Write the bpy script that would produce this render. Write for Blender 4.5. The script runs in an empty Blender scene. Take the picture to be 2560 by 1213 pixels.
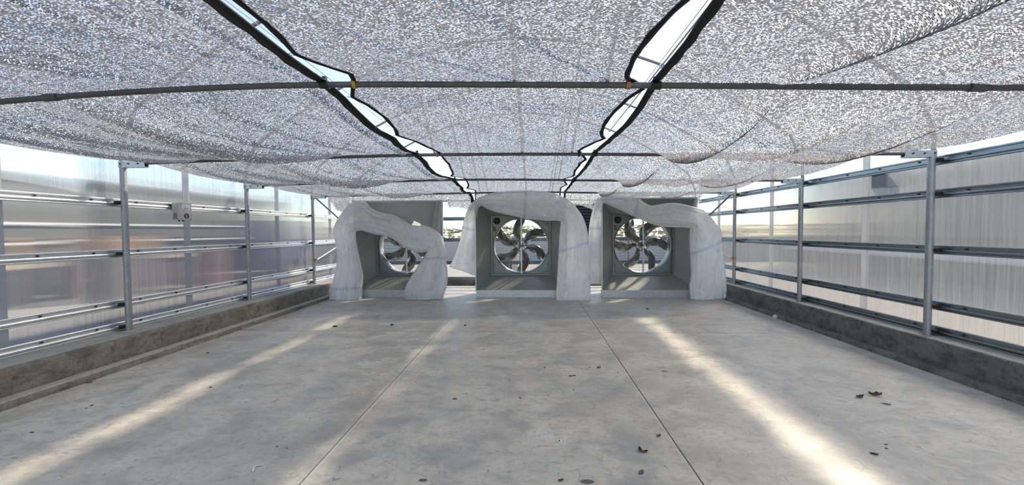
import bpy, bmesh, math, random
from mathutils import Vector, Matrix, noise
C = bpy.context.scene.collection
SC = bpy.context.scene
PI = math.pi
H = 1.49                      # eye height above the floor; heights written "rel" are above the eye
# ---------------------------------------------------------------- camera
F, PIT, YAW, ROL = 952.2, .0309, .0489, .0073
_c, _s = math.cos(YAW), math.sin(YAW)
_u = Vector((_c, _s, 0)); _fh = Vector((-_s, _c, 0))
_fw = _fh*math.cos(PIT) - Vector((0, 0, 1))*math.sin(PIT)
_v = _fh*math.sin(PIT) + Vector((0, 0, 1))*math.cos(PIT)
_cr, _sr = math.cos(ROL), math.sin(ROL)
_right = _u*_cr - _v*_sr; _up = _u*_sr + _v*_cr
camd = bpy.data.cameras.new('camera'); cam = bpy.data.objects.new('camera', camd); C.objects.link(cam)
camd.sensor_fit = 'HORIZONTAL'; camd.sensor_width = 36; camd.lens = F/2560*36; camd.clip_start = .02; camd.clip_end = 500
M = Matrix((_right, _up, -_fw)).transposed().to_4x4(); M.translation = Vector((0, 0, H)); cam.matrix_world = M
SC.camera = cam
def ray(x, y): return _right*((x-1280)/F) + _up*(-(y-606.5)/F) + _fw
def on_floor(x, y, z=0.0):
    r = ray(x, y); k = (z-H)/r.z; return Vector((r.x*k, r.y*k, z))
def on_y(x, y, Y):
    r = ray(x, y); k = Y/r.y; return Vector((r.x*k, Y, H+r.z*k))
def on_x(x, y, X):
    r = ray(x, y); k = X/r.x; return Vector((X, r.y*k, H+r.z*k))
# ---------------------------------------------------------------- world, sun, exposure
SUN_T = Vector((-.85, -.82, -1.0))           # the way the sunlight travels
SC.view_settings.view_transform = 'Standard'; SC.view_settings.look = 'None'
SC.view_settings.exposure = 0.77; SC.view_settings.gamma = 1.0; SC.view_settings.use_curve_mapping = False
world = bpy.data.worlds.new('sky'); SC.world = world; world.use_nodes = True
wn = world.node_tree; wn.nodes.clear()
sky = wn.nodes.new('ShaderNodeTexSky'); sky.sky_type = 'NISHITA'; sky.sun_disc = False
sky.sun_elevation = math.atan2(1.0, math.hypot(SUN_T.x, SUN_T.y)); sky.sun_rotation = math.atan2(-SUN_T.x, -SUN_T.y)
sky.air_density = 1.0; sky.dust_density = .3; sky.ozone_density = 1.0
bgn = wn.nodes.new('ShaderNodeBackground'); bgn.inputs['Strength'].default_value = .195
won = wn.nodes.new('ShaderNodeOutputWorld')
hsv = wn.nodes.new('ShaderNodeHueSaturation'); hsv.inputs['Saturation'].default_value = .82
wn.links.new(sky.outputs[0], hsv.inputs['Color']); wn.links.new(hsv.outputs[0], bgn.inputs[0]); wn.links.new(bgn.outputs[0], won.inputs[0])
sund = bpy.data.lights.new('sun', 'SUN'); sund.energy = 4.5; sund.angle = math.radians(3.2); sund.color = (1, .85, .66)
sun = bpy.data.objects.new('sun', sund); C.objects.link(sun); sun.location = (20, 22, 27)
sun.rotation_euler = SUN_T.to_track_quat('-Z', 'Y').to_euler()
SC.cycles.max_bounces = 12; SC.cycles.transparent_max_bounces = 24; SC.cycles.transmission_bounces = 8
SC.cycles.diffuse_bounces = 5; SC.cycles.glossy_bounces = 5; SC.cycles.sample_clamp_indirect = 6

# ---------------------------------------------------------------- material helpers
class NT:
    def __init__(s, name):
        s.m = bpy.data.materials.new(name); s.m.use_nodes = True; s.t = s.m.node_tree; s.t.nodes.clear()
        s.out = s.n('ShaderNodeOutputMaterial')
    def n(s, typ, **kw):
        nd = s.t.nodes.new(typ)
        for k, v in kw.items(): setattr(nd, k, v)
        return nd
    def put(s, sock, v):
        if isinstance(v, bpy.types.NodeSocket): s.t.links.new(v, sock)
        elif v is not None:
            if hasattr(sock.default_value, '__len__') and not hasattr(v, '__len__'): v = (v,)*len(sock.default_value)
            if hasattr(v, '__len__') and len(sock.default_value) == 4 and len(v) == 3: v = (*v, 1)
            sock.default_value = v
    def math(s, op, a, b=None, clamp=False):
        nd = s.n('ShaderNodeMath', operation=op); nd.use_clamp = clamp; s.put(nd.inputs[0], a); s.put(nd.inputs[1], b); return nd.outputs[0]
    def vmath(s, op, a, b=None):
        nd = s.n('ShaderNodeVectorMath', operation=op); s.put(nd.inputs[0], a); s.put(nd.inputs[1], b); return nd.outputs[0]
    def pos(s): return s.n('ShaderNodeNewGeometry').outputs['Position']
    def obj(s): return s.n('ShaderNodeTexCoord').outputs['Object']
    def sep(s, v):
        nd = s.n('ShaderNodeSeparateXYZ'); s.put(nd.inputs[0], v); return nd.outputs
    def comb(s, x, y, z=0.0):
        nd = s.n('ShaderNodeCombineXYZ'); s.put(nd.inputs[0], x); s.put(nd.inputs[1], y); s.put(nd.inputs[2], z); return nd.outputs[0]
    def scale(s, v, sc): return s.vmath('MULTIPLY', v, sc)
    def noise(s, v, scale=5, detail=4, rough=.55, dist=0.0):
        nd = s.n('ShaderNodeTexNoise'); s.put(nd.inputs['Vector'], v); s.put(nd.inputs['Scale'], scale)
        s.put(nd.inputs['Detail'], detail); s.put(nd.inputs['Roughness'], rough); s.put(nd.inputs['Distortion'], dist); return nd.outputs
    def white(s, v):
        nd = s.n('ShaderNodeTexWhiteNoise', noise_dimensions='3D'); s.put(nd.inputs['Vector'], v); return nd.outputs
    def ramp(s, f, stops):
        nd = s.n('ShaderNodeValToRGB'); s.put(nd.inputs[0], f); e = nd.color_ramp.elements
        while len(e) < len(stops): e.new(.5)
        for i, (p, c) in enumerate(stops):
            e[i].position = p; e[i].color = (c, c, c, 1) if not hasattr(c, '__len__') else (*c, 1)
        return nd.outputs[0]
    def mixc(s, f, a, b, mode='MIX'):
        nd = s.n('ShaderNodeMix', data_type='RGBA', blend_type=mode)
        s.put(nd.inputs[0], f); s.put(nd.inputs[6], a); s.put(nd.inputs[7], b); return nd.outputs[2]
    def mixs(s, f, a, b):
        nd = s.n('ShaderNodeMixShader'); s.put(nd.inputs[0], f); s.t.links.new(a, nd.inputs[1]); s.t.links.new(b, nd.inputs[2]); return nd.outputs[0]
    def bump(s, h, strength=.3, dist=.01):
        nd = s.n('ShaderNodeBump'); s.put(nd.inputs['Height'], h); nd.inputs['Strength'].default_value = strength; nd.inputs['Distance'].default_value = dist
        return nd.outputs[0]
    def sh(s, typ, color=None, rough=None, normal=None, **kw):
        nd = s.n(typ)
        if color is not None: s.put(nd.inputs['Color'], color)
        if rough is not None: s.put(nd.inputs['Roughness'], rough)
        if normal is not None: s.put(nd.inputs['Normal'], normal)
        for k, v in kw.items(): s.put(nd.inputs[k], v)
        return nd.outputs[0]
    def pbr(s, color, rough=.5, metal=0.0, normal=None, **kw):
        nd = s.n('ShaderNodeBsdfPrincipled'); s.put(nd.inputs['Base Color'], color); s.put(nd.inputs['Roughness'], rough)
        s.put(nd.inputs['Metallic'], metal)
        if normal is not None: s.put(nd.inputs['Normal'], normal)
        for k, v in kw.items(): s.put(nd.inputs[k], v)
        return nd.outputs[0]
    def end(s, sh): s.t.links.new(sh, s.out.inputs[0]); return s.m

def simple(name, col, rough=.5, metal=0.0, var=.12, scale=14, bump=0.0):
    t = NT(name); p = t.pos(); f = t.noise(p, scale, 4)[0]
    c = t.mixc(f, [x*(1-var) for x in col], [min(1, x*(1+var)) for x in col])
    nm = t.bump(t.noise(p, scale*4, 3)[0], bump, .01) if bump else None
    return t.end(t.pbr(c, rough, metal, nm))

MT = {}
def galv(name, a, b, rough, metal, scale=22):
    t = NT(name); p = t.pos()
    v = t.n('ShaderNodeTexVoronoi'); t.put(v.inputs['Vector'], p); t.put(v.inputs['Scale'], scale)
    f = t.mixc(.5, v.outputs['Color'], t.noise(p, 9, 5)[0])
    r = t.math('ADD', t.math('MULTIPLY', t.noise(p, 6, 4)[0], .18), rough-.09)
    return t.end(t.pbr(t.mixc(f, a, b), r, metal))
MT['galv'] = galv('galvanised_steel', (.42, .44, .46), (.62, .64, .66), .42, .85)
MT['post'] = galv('weathered_galvanised_pipe', (.27, .28, .30), (.44, .45, .47), .5, .7, 30)
MT['tie'] = galv('aged_pipe_steel', (.085, .09, .09), (.15, .155, .155), .5, .6, 30)
MT['arch'] = galv('roof_pipe_steel', (.20, .20, .22), (.33, .33, .35), .5, .5, 30)
MT['rail'] = galv('backlit_aluminium_rail', (.22, .25, .27), (.33, .37, .39), .3, .9, 18)  # rail metal with its back-lit shade put into the colour
MT['railsunlit'] = galv('sunlit_aluminium_rail', (.66, .68, .69), (.80, .82, .83), .36, .8, 18)  # same rail metal, sunlit brightness put into the colour
MT['shroud'] = galv('zinc_sheet', (.36, .385, .365), (.46, .485, .46), .45, .62, 60)
MT['fanframe'] = galv('fan_frame_zinc', (.15, .163, .158), (.22, .237, .23), .42, .55, 40)
MT['blade'] = galv('polished_blade_steel', (.22, .215, .21), (.36, .35, .34), .16, .95, 10)
MT['clampgold'] = simple('yellow_zinc_clamp', (.42, .25, .09), .45, .6)
MT['black'] = simple('black_plastic', (.012, .012, .013), .55)
MT['hem'] = simple('black_webbing', (.006, .006, .007), .85)
MT['wire'] = simple('wire_steel', (.22, .23, .25), .4, .7)
MT['trimbright'] = galv('bright_zinc_edge', (.50, .51, .50), (.60, .61, .60), .4, .6, 40)
MT['guard'] = simple('guard_wire', (.08, .085, .09), .5, .5)
MT['yellow'] = simple('yellow_strap', (.45, .30, .04), .6)
MT['orange'] = simple('orange_strap', (.42, .17, .06), .6)
MT['boxgrey'] = simple('control_box_plastic', (.47, .47, .45), .5, var=.04)
MT['labelwhite'] = simple('white_sticker', (.75, .75, .78), .5, var=.03)
MT['labelink'] = simple('printed_ink', (.05, .05, .06), .6)
MT['inkblue'] = simple('pale_blue_ink', (.35, .38, .55), .6)
MT['labelyellow'] = simple('yellow_sticker', (.33, .25, .04), .6)
MT['darkgrey'] = simple('dark_grey_plastic', (.05, .055, .06), .6)
MT['rubber'] = simple('rubber_belt', (.012, .012, .012), .6)
MT['leaf'] = simple('dry_leaf_brown', (.13, .065, .03), .8, var=.5, scale=60)
MT['leafdark'] = simple('dry_leaf_dark', (.045, .04, .032), .85, var=.4, scale=60)
MT['leafgrey'] = simple('dusty_leaf', (.14, .12, .105), .9, var=.3, scale=60)
MT['twig'] = simple('twig_black', (.02, .018, .016), .8)
MT['whitebit'] = simple('white_plastic_scrap', (.72, .72, .70), .5, var=.05)

# concrete floor: trowel smudges, scuffs, fine speckle and the two long saw joints plus a cross joint
t = NT('floor_concrete'); p = t.pos(); x, y, z = t.sep(p)
big = t.noise(p, .55, 5, .6)[0]; mid = t.noise(t.scale(p, (1.0, 1.2, 1)), 2.4, 8, .66, .5)[0]; blot = t.noise(t.scale(p, (1.0, 1.7, 1)), 9.0, 6, .68, .4)[0]
fine = t.noise(p, 26, 5, .65)[0]; spk = t.noise(p, 170, 2, .5)[0]
base = t.mixc(t.ramp(big, [(.30, 0), (.70, 1)]), (.48, .45, .385), (.66, .61, .505))
base = t.mixc(t.ramp(mid, [(.37, .85), (.54, 0)]), base, (.36, .345, .31))
base = t.mixc(t.ramp(blot, [(.34, .7), (.47, 0)]), base, (.35, .34, .315))
base = t.mixc(t.ramp(blot, [(.54, 0), (.70, .5)]), base, (.66, .62, .55))
base = t.mixc(t.ramp(mid, [(.55, 0), (.70, .65)]), base, (.65, .62, .565))
scw = t.noise(t.scale(p, (9, 22, 1)), 1.0, 6, .7, 1.6)[0]
base = t.mixc(t.math('MULTIPLY', t.ramp(scw, [(.58, 0), (.66, .85)]), t.ramp(mid, [(.62, 1), (.44, 0)][::-1])), base, (.17, .17, .165))
scu = t.noise(t.vmath('ADD', t.scale(p, (20, 8, 1)), (7, 3, 0)), .8, 6, .7, 2.2)[0]
base = t.mixc(t.ramp(scu, [(.60, 0), (.67, .65)]), base, (.19, .185, .18))
brn = t.noise(t.vmath('ADD', p, (3.3, 8.1, 0)), 1.3, 5, .6)[0]
base = t.mixc(t.ramp(brn, [(.54, 0), (.70, .45)]), base, (.34, .295, .24))
base = t.mixc(t.ramp(fine, [(.30, .35), (.48, 0)]), base, (.23, .23, .225))
base = t.mixc(t.ramp(spk, [(.30, .3), (.42, 0)]), base, (.18, .18, .175))
def line(co, at, half): return t.math('LESS_THAN', t.math('ABSOLUTE', t.math('SUBTRACT', co, at)), half)
wob = t.math('MULTIPLY', t.math('SUBTRACT', t.noise(p, 1.2, 3)[0], .5), .012)
xw = t.math('ADD', x, wob); yw = t.math('ADD', y, wob)
halo = line(xw, 1.0-.012, .012)
base = t.mixc(t.math('MULTIPLY', halo, .35), base, (.62, .61, .59))
base = t.mixc(line(xw, 1.0, .0045), base, (.02, .02, .02))
base = t.mixc(t.math('MULTIPLY', line(xw, -1.372, .005), .75), base, (.10, .10, .10))
base = t.mixc(t.math('MULTIPLY', line(xw, -1.358, .008), .5), base, (.60, .59, .57))
base = t.mixc(t.math('MULTIPLY', line(yw, 5.57, .012), .55), base, (.17, .165, .15))
bh = t.math('ADD', t.math('MULTIPLY', mid, .5), t.math('MULTIPLY', fine, .2))
MT['floor'] = t.end(t.pbr(base, t.ramp(mid, [(.3, .36), (.7, .58)]), 0, t.bump(bh, .25, .01)))

def concrete(name, a, b, dark, light, stain=.5):
    t = NT(name); p = t.pos()
    n1 = t.noise(p, 2.6, 6, .65, .25)[0]; n2 = t.noise(t.scale(p, (1, .8, 1.4)), 6, 7, .7, .3)[0]; n3 = t.noise(p, 60, 4, .6)[0]; n4 = t.noise(p, 19, 5, .7)[0]
    c = t.mixc(t.ramp(n1, [(.32, 0), (.68, 1)]), a, b)
    c = t.mixc(t.ramp(n2, [(.36, stain), (.52, 0)]), c, dark)
    c = t.mixc(t.ramp(n2, [(.56, 0), (.74, .5)]), c, light)
    c = t.mixc(t.ramp(n3, [(.30, .45), (.45, 0)]), c, dark)
    c = t.mixc(t.ramp(n4, [(.34, .6), (.47, 0)]), c, dark)
    c = t.mixc(t.ramp(n4, [(.56, 0), (.70, .45)]), c, light)
    h = t.math('ADD', t.math('MULTIPLY', n2, .6), t.math('ADD', t.math('MULTIPLY', n4, .5), t.math('MULTIPLY', n3, .25)))
    return t.end(t.pbr(c, .88, 0, t.bump(h, .8, .025)))
MT['curbrough'] = concrete('rough_patched_concrete', (0.185, 0.172, 0.142), (0.275, 0.254, 0.215), (0.077, 0.073, 0.060), (0.370, 0.331, 0.275), .7)
MT['curbplain'] = concrete('curb_concrete', (0.344, 0.331, 0.292), (0.430, 0.413, 0.370), (0.206, 0.198, 0.172), (0.499, 0.482, 0.430), .4)
MT['curbdark'] = concrete('dark_curb_concrete', (0.129, 0.129, 0.112), (0.215, 0.211, 0.185), (0.052, 0.053, 0.048), (0.258, 0.249, 0.224), .7)  # darker concrete for the curb opposite the control box and the end curb
MT['ledge'] = concrete('ledge_concrete', (0.396, 0.383, 0.344), (0.482, 0.464, 0.421), (0.258, 0.249, 0.224), (0.550, 0.533, 0.490), .3)

# twin wall polycarbonate: vertical flutes smear what lies behind it sideways
def polycarb(name, across, spread=2.6, ior=1.11, milk=.30, tint=(.86, .88, .89), clear=0.0):
    t = NT(name); p = t.pos(); x, y, z = t.sep(p)
    co = y if across == 'Y' else x
    geo = t.n('ShaderNodeNewGeometry')
    w = t.white(t.scale(p, (7919.0, 7877.0, 7.0)))[0]
    flute = t.noise(t.comb(t.math('MULTIPLY', co, 95), t.math('MULTIPLY', z, .6), 0), 1, 2, .5)[0]
    amt = t.math('ADD', t.math('MULTIPLY', t.math('SUBTRACT', w, .5), spread), t.math('MULTIPLY', t.math('SUBTRACT', flute, .5), 1.2))
    axis = t.comb(0.0, amt, 0.0) if across == 'Y' else t.comb(amt, 0.0, 0.0)
    nm = t.vmath('NORMALIZE', t.vmath('ADD', geo.outputs['Normal'], axis))
    refr = t.sh('ShaderNodeBsdfRefraction', tint, .07, nm, IOR=ior)
    fl2 = t.noise(t.comb(t.math('MULTIPLY', co, 60), t.math('MULTIPLY', z, 1.5), 3.3), 1, 4, .6)[0]
    mc = t.mixc(t.ramp(fl2, [(.3, 0), (.7, 1)]), (.70, .72, .73), (.86, .87, .87))
    milkf = t.math('ADD', milk-.06, t.math('MULTIPLY', fl2, .12))
    sh = t.mixs(milkf, refr, t.sh('ShaderNodeBsdfTranslucent', mc))
    sh = t.mixs(.10, sh, t.sh('ShaderNodeBsdfDiffuse', mc))
    if clear: sh = t.mixs(clear, sh, t.sh('ShaderNodeBsdfTransparent', (.97, .98, .99)))
    sh = t.mixs(.05, sh, t.sh('ShaderNodeBsdfGlossy', (1, 1, 1), .18))
    return t.end(sh)
MT['poly_y'] = polycarb('fluted_polycarbonate', 'Y', milk=.145)
MT['poly_x'] = polycarb('fluted_polycarbonate_gable', 'X', .8, 1.05, .10, clear=.68)
t = NT('polycarbonate_joint'); MT['joint'] = t.end(t.mixs(.45, t.sh('ShaderNodeBsdfTranslucent', (.64, .64, .645)), t.mixs(.3, t.sh('ShaderNodeBsdfTransparent', (.85, .87, .9)), t.sh('ShaderNodeBsdfDiffuse', (.58, .58, .585)))))
t = NT('clear_roof_film'); MT['film'] = t.end(t.mixs(.05, t.mixs(.10, t.sh('ShaderNodeBsdfTransparent', (.97, .98, 1.0)), t.sh('ShaderNodeBsdfTranslucent', (.9, .93, .97))), t.sh('ShaderNodeBsdfGlossy', (1, 1, 1), .1)))

# aluminised shade netting: rows of little strips, some open, some catching light
def netmat(name, hole=.20):
    t = NT(name); p = t.n('ShaderNodeUVMap').outputs[0]; x, y, z = t.sep(p)
    wv = t.noise(p, 34, 2, .5)[1]; wv = t.vmath('SUBTRACT', wv, (.5, .5, .5))
    wx, wy, wz = t.sep(wv)
    w2 = t.vmath('SUBTRACT', t.noise(p, 240, 2, .6)[1], (.5, .5, .5)); w2x, w2y, w2z = t.sep(w2)
    wx = t.math('ADD', wx, t.math('MULTIPLY', w2x, .75)); wy = t.math('ADD', wy, t.math('MULTIPLY', w2y, .60))
    yy = t.math('MULTIPLY', t.math('ADD', y, t.math('MULTIPLY', wy, .010)), 165.0)
    row = t.math('FLOOR', yy); fy = t.math('FRACT', yy)
    xx = t.math('ADD', t.math('MULTIPLY', t.math('ADD', x, t.math('MULTIPLY', wx, .014)), 128.0), t.math('MULTIPLY', t.white(t.comb(row, 3.7, 0))[0], .6))
    col = t.math('FLOOR', xx); fx = t.math('FRACT', xx)
    rnd = t.white(t.comb(row, col, 1.3)); r1 = rnd[0]; rc = rnd[1]
    r2 = t.white(t.comb(row, col, 8.9))[0]
    par = t.math('MODULO', t.math('ABSOLUTE', t.math('ADD', row, col)), 2.0)
    big = t.noise(p, 3.0, 4, .6)[0]
    thr = t.math('ADD', t.math('ADD', hole-.30, t.math('MULTIPLY', big, .20)), t.math('MULTIPLY', par, .38))
    fib = t.noise(t.scale(p, (150, 330, 150)), 1.0, 3, .6)[0]
    r1 = t.math('ADD', t.math('MULTIPLY', r1, .62), t.math('MULTIPLY', t.math('SUBTRACT', t.math('MULTIPLY', fib, 2.2), .6), .38))
    isopen = t.math('LESS_THAN', r1, thr)
    rowthread = t.math('LESS_THAN', fy, .15); colthread = t.math('LESS_THAN', fx, .10)
    solid = t.math('MAXIMUM', t.math('SUBTRACT', 1.0, isopen), t.math('MAXIMUM', rowthread, colthread))
    geo = t.n('ShaderNodeNewGeometry')
    nm = t.vmath('NORMALIZE', t.vmath('ADD', geo.outputs['Normal'], t.scale(t.vmath('SUBTRACT', rc, (.5, .5, .5)), (1.5, 1.5, .4))))
    tc = t.ramp(r2, [(0, .03), (.45, .09), (.76, .16), (.93, .66)])
    trl = t.sh('ShaderNodeBsdfTranslucent', tc, normal=nm)
    gls = t.sh('ShaderNodeBsdfGlossy', (.56, .56, .57), .36, nm)
    dif = t.sh('ShaderNodeBsdfDiffuse', (.42, .42, .43), normal=nm)
    body = t.mixs(.38, trl, t.mixs(.45, gls, dif))
    thc = t.sh('ShaderNodeBsdfTranslucent', t.mixc(rowthread, (.13, .13, .14), (.40, .40, .41)))
    body = t.mixs(t.math('MAXIMUM', rowthread, colthread), body, thc)
    return t.end(t.mixs(solid, t.sh('ShaderNodeBsdfTransparent', (1, 1, 1)), body))
MT['net'] = netmat('aluminised_shade_net')

# white woven sack plastic with thin blue woven lines (UV: x along the sleeve, y around it)
def covermat(name, bands):
    t = NT(name); uv = t.n('ShaderNodeUVMap').outputs[0]; u, v, _ = t.sep(uv); p = t.pos()
    warp = t.vmath('ADD', p, t.scale(t.vmath('SUBTRACT', t.noise(p, 4, 3)[1], (.5, .5, .5)), (.22, .22, .22)))
    def crease(sc, off):
        v_ = t.n('ShaderNodeTexVoronoi', feature='DISTANCE_TO_EDGE'); t.put(v_.inputs['Vector'], t.vmath('ADD', t.scale(warp, (1, 1, .55)), off)); t.put(v_.inputs['Scale'], sc)
        return t.math('POWER', t.math('MINIMUM', t.math('MULTIPLY', v_.outputs[0], 2.4), 1.0), .7)
    cr = t.math('ADD', t.math('MULTIPLY', crease(5.5, (0, 0, 0)), .55), t.math('ADD', t.math('MULTIPLY', crease(12, (4, 2, 1)), .30), t.math('MULTIPLY', crease(27, (1, 7, 3)), .12)))
    cr2 = t.noise(p, 40, 3, .5)[0]
    wv = t.noise(p, 5, 3)[0]
    uw = t.math('ADD', u, t.math('MULTIPLY', t.math('SUBTRACT', wv, .5), .03))
    blue = None
    for b in bands:
        for k in range(4):
            l = t.math('LESS_THAN', t.math('ABSOLUTE', t.math('SUBTRACT', uw, b+k*.017)), .0032)
            blue = l if blue is None else t.math('MAXIMUM', blue, l)
    dash = t.noise(p, 22, 2)[0]
    blue = t.math('MULTIPLY', blue, t.ramp(dash, [(.32, .1), (.46, .85)]))
    c = t.mixc(t.noise(p, 3, 3)[0], (.94, .95, .955), (.97, .975, .98))
    c = t.mixc(blue, c, (.25, .36, .66))
    h = t.math('ADD', cr, t.math('MULTIPLY', cr2, .05))
    nm = t.bump(h, .75, .035)
    d = t.pbr(c, .24, 0, nm, **{'Coat Weight': .35, 'Coat Roughness': .15})
    sh = t.mixs(.45, d, t.sh('ShaderNodeBsdfTranslucent', c, normal=nm))
    sh = t.mixs(t.math('ADD', .06, t.math('MULTIPLY', cr, .20)), sh, t.sh('ShaderNodeBsdfTransparent', (1, 1, 1)))
    return t.end(sh)
t = NT('thin_plastic_film'); MT['wisp'] = t.end(t.mixs(.40, t.sh('ShaderNodeBsdfTransparent', (1, 1, 1)), t.mixs(.5, t.pbr((.8, .8, .8), .3), t.sh('ShaderNodeBsdfTranslucent', (.85, .85, .85)))))

# ---------------------------------------------------------------- mesh helpers
class MB:
    def __init__(s): s.b = bmesh.new(); s.uv = None
    def quad(s, a, b, c, d): s.b.faces.new([s.b.verts.new(q) for q in (a, b, c, d)])
    def box(s, lo, hi, mat=None):
        x0, y0, z0 = lo; x1, y1, z1 = hi
        v = [Vector(q) for q in ((x0,y0,z0),(x1,y0,z0),(x1,y1,z0),(x0,y1,z0),(x0,y0,z1),(x1,y0,z1),(x1,y1,z1),(x0,y1,z1))]
        if mat: v = [mat @ q for q in v]
        v = [s.b.verts.new(q) for q in v]
        for f in ((0,3,2,1),(4,5,6,7),(0,1,5,4),(1,2,6,5),(2,3,7,6),(3,0,4,7)): s.b.faces.new([v[i] for i in f])
        return s
    def tube(s, pts, r, n=10, caps=True, flat=1.0):
        pts = [Vector(q) for q in pts]; rs = r if hasattr(r, '__len__') else [r]*len(pts)
        rings = []; ref = None
        for i, q in enumerate(pts):
            d = (pts[min(i+1, len(pts)-1)] - pts[max(i-1, 0)]).normalized()
            if ref is None: ref = Vector((0, 0, 1)) if abs(d.z) < .9 else Vector((1, 0, 0))
            a = (ref - d*ref.dot(d)).normalized(); b = d.cross(a); ref = a
            rings.append([s.b.verts.new(q + (a*math.cos(2*PI*k/n)*flat + b*math.sin(2*PI*k/n))*rs[i]) for k in range(n)])
        for i in range(len(rings)-1):
            for k in range(n): s.b.faces.new((rings[i][k], rings[i][(k+1) % n], rings[i+1][(k+1) % n], rings[i+1][k]))
        if caps: s.b.faces.new(rings[0][::-1]); s.b.faces.new(rings[-1])
        return s
    def cyl(s, a, b, r, n=20): return s.tube([a, b], r, n)
    def lathe(s, prof, center, axis='Y', n=48, close=False):
        rings = []
        for r, h in prof:
            ring = []
            for k in range(n):
                a = 2*PI*k/n
                if axis == 'Y': q = Vector((center[0]+r*math.cos(a), center[1]+h, center[2]+r*math.sin(a)))
                elif axis == 'X': q = Vector((center[0]+h, center[1]+r*math.cos(a), center[2]+r*math.sin(a)))
                else: q = Vector((center[0]+r*math.cos(a), center[1]+r*math.sin(a), center[2]+h))
                ring.append(s.b.verts.new(q))
            rings.append(ring)
        m = len(rings)
        for i in range(m if close else m-1):
            for k in range(n): s.b.faces.new((rings[i][k], rings[i][(k+1) % n], rings[(i+1) % m][(k+1) % n], rings[(i+1) % m][k]))
        return s
    def grid(s, rows, closed=False, uvf=None):
        vs = [[s.b.verts.new(q) for q in r] for r in rows]
        if uvf and s.uv is None: s.uv = s.b.loops.layers.uv.new('UVMap')
        n = len(rows[0])
        for i in range(len(rows)-1):
            for k in range(n if closed else n-1):
                f = s.b.faces.new((vs[i][k], vs[i][(k+1) % n], vs[i+1][(k+1) % n], vs[i+1][k]))
                if uvf:
                    for l, (a, c) in zip(f.loops, ((i, k), (i, k+1), (i+1, k+1), (i+1, k))): l[s.uv].uv = uvf(a, c)
        return vs
    def extrude(s, prof, fn, t0, t1, seg=1):
        """profile (2-D list) swept along a straight run; fn(u, v, t) -> point"""
        rings = [[s.b.verts.new(fn(a, b, t0+(t1-t0)*i/seg)) for a, b in prof] for i in range(seg+1)]
        n = len(prof)
        for i in range(seg):
            for k in range(n): s.b.faces.new((rings[i][k], rings[i][(k+1) % n], rings[i+1][(k+1) % n], rings[i+1][k]))
        s.b.faces.new(rings[0][::-1]); s.b.faces.new(rings[-1]); return s
    def build(s, name, mat, parent=None, smooth=True, bevel=0.0, angle=.6):
        bmesh.ops.recalc_face_normals(s.b, faces=s.b.faces[:])
        if bevel:
            bmesh.ops.bevel(s.b, geom=[e for e in s.b.edges if len(e.link_faces) == 2 and e.calc_face_angle(0) > .5], offset=bevel, segments=2, affect='EDGES', profile=.5)
        me = bpy.data.meshes.new(name); s.b.to_mesh(me); s.b.free()
        if smooth:
            for f in me.polygons: f.use_smooth = True
            try: me.set_sharp_from_angle(angle=angle)
            except Exception: pass
        me.materials.append(mat if not isinstance(mat, str) else MT[mat])
        o = bpy.data.objects.new(name, me); C.objects.link(o)
        if parent:
            o.parent = parent
            if parent.type == 'EMPTY' and parent.parent is None: o.matrix_parent_inverse = Matrix.Translation(-parent.location)
        return o
def tag(o, label, cat, group=None):
    o['label'] = label; o['category'] = cat
    if group: o['group'] = group
    return o
def thing(name, label, cat, loc=(0, 0, 0), group=None):
    o = bpy.data.objects.new(name, None); C.objects.link(o); o.location = loc; o.empty_display_size = .1
    return tag(o, label, cat, group)
def struct(o): o['kind'] = 'structure'; return o
def interp(x, tab):
    if x <= tab[0][0]: return tab[0][1]
    for (a, b), (c, d) in zip(tab, tab[1:]):
        if x <= c: return b + (d-b)*(x-a)/(c-a)
    return tab[-1][1]
def smooth(x, a, b):
    q = max(0, min(1, (x-a)/(b-a))); return q*q*(3-2*q)

# ================================================================ SETTING
XL, XR = -4.908, 4.364             # post lines
FR = [2.388, 4.388, 6.388, 8.388, 10.388]
YB = 10.45                         # back gable
YF = -7.0
b = MB(); b.quad((-5.2, YF, 0), (4.6, YF, 0), (4.6, YB+.1, 0), (-5.2, YB+.1, 0)); struct(b.build('floor', 'floor', smooth=False))
def rough_run(prof, y0, y1, amp, step=.12, seed=0):
    rows = []; n = int((y1-y0)/step)
    for i in range(n+1):
        y = y0+(y1-y0)*i/n; row = []
        for j, (px, pz) in enumerate(prof):
            d = noise.noise(Vector((px*4+seed, y*2.3, pz*7)))*amp if 0 < j < len(prof)-1 else 0
            d2 = noise.noise(Vector((px*4+seed+9, y*1.7, pz*7)))*amp*.6 if 0 < j < len(prof)-1 else 0
            row.append((px+d, y, pz+d2))
        rows.append(row)
    return rows
def face(px, z0, z1, n): return [(px, z0+(z1-z0)*i/n) for i in range(n+1)]
b = MB(); b.grid(rough_run([(-4.625, -.02), (-4.60, .03)] + face(-4.598, .07, .298, 6) + [(-4.605, .309), (-4.64, .313)], YF, YB, .018, .08)); struct(b.build('baseboard_left', 'curbrough', angle=1.2))
b = MB(); b.box((-5.25, YF, -.1), (-4.635, YB, .312)); struct(b.build('trim_1', 'curbplain', smooth=False))
b = MB(); b.grid(rough_run([(-4.60, .068), (-4.56, .072), (-4.50, .073), (-4.468, .071), (-4.460, .064)], YF, YB, .008, .08, 4)); struct(b.build('trim_2', 'ledge', angle=.5))
b = MB(); b.grid(rough_run([(-4.466, .068), (-4.460, .055), (-4.452, .03), (-4.448, -.01)], YF, YB, .012, .08, 8)); struct(b.build('trim_7', 'curbrough', angle=.7))
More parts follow.
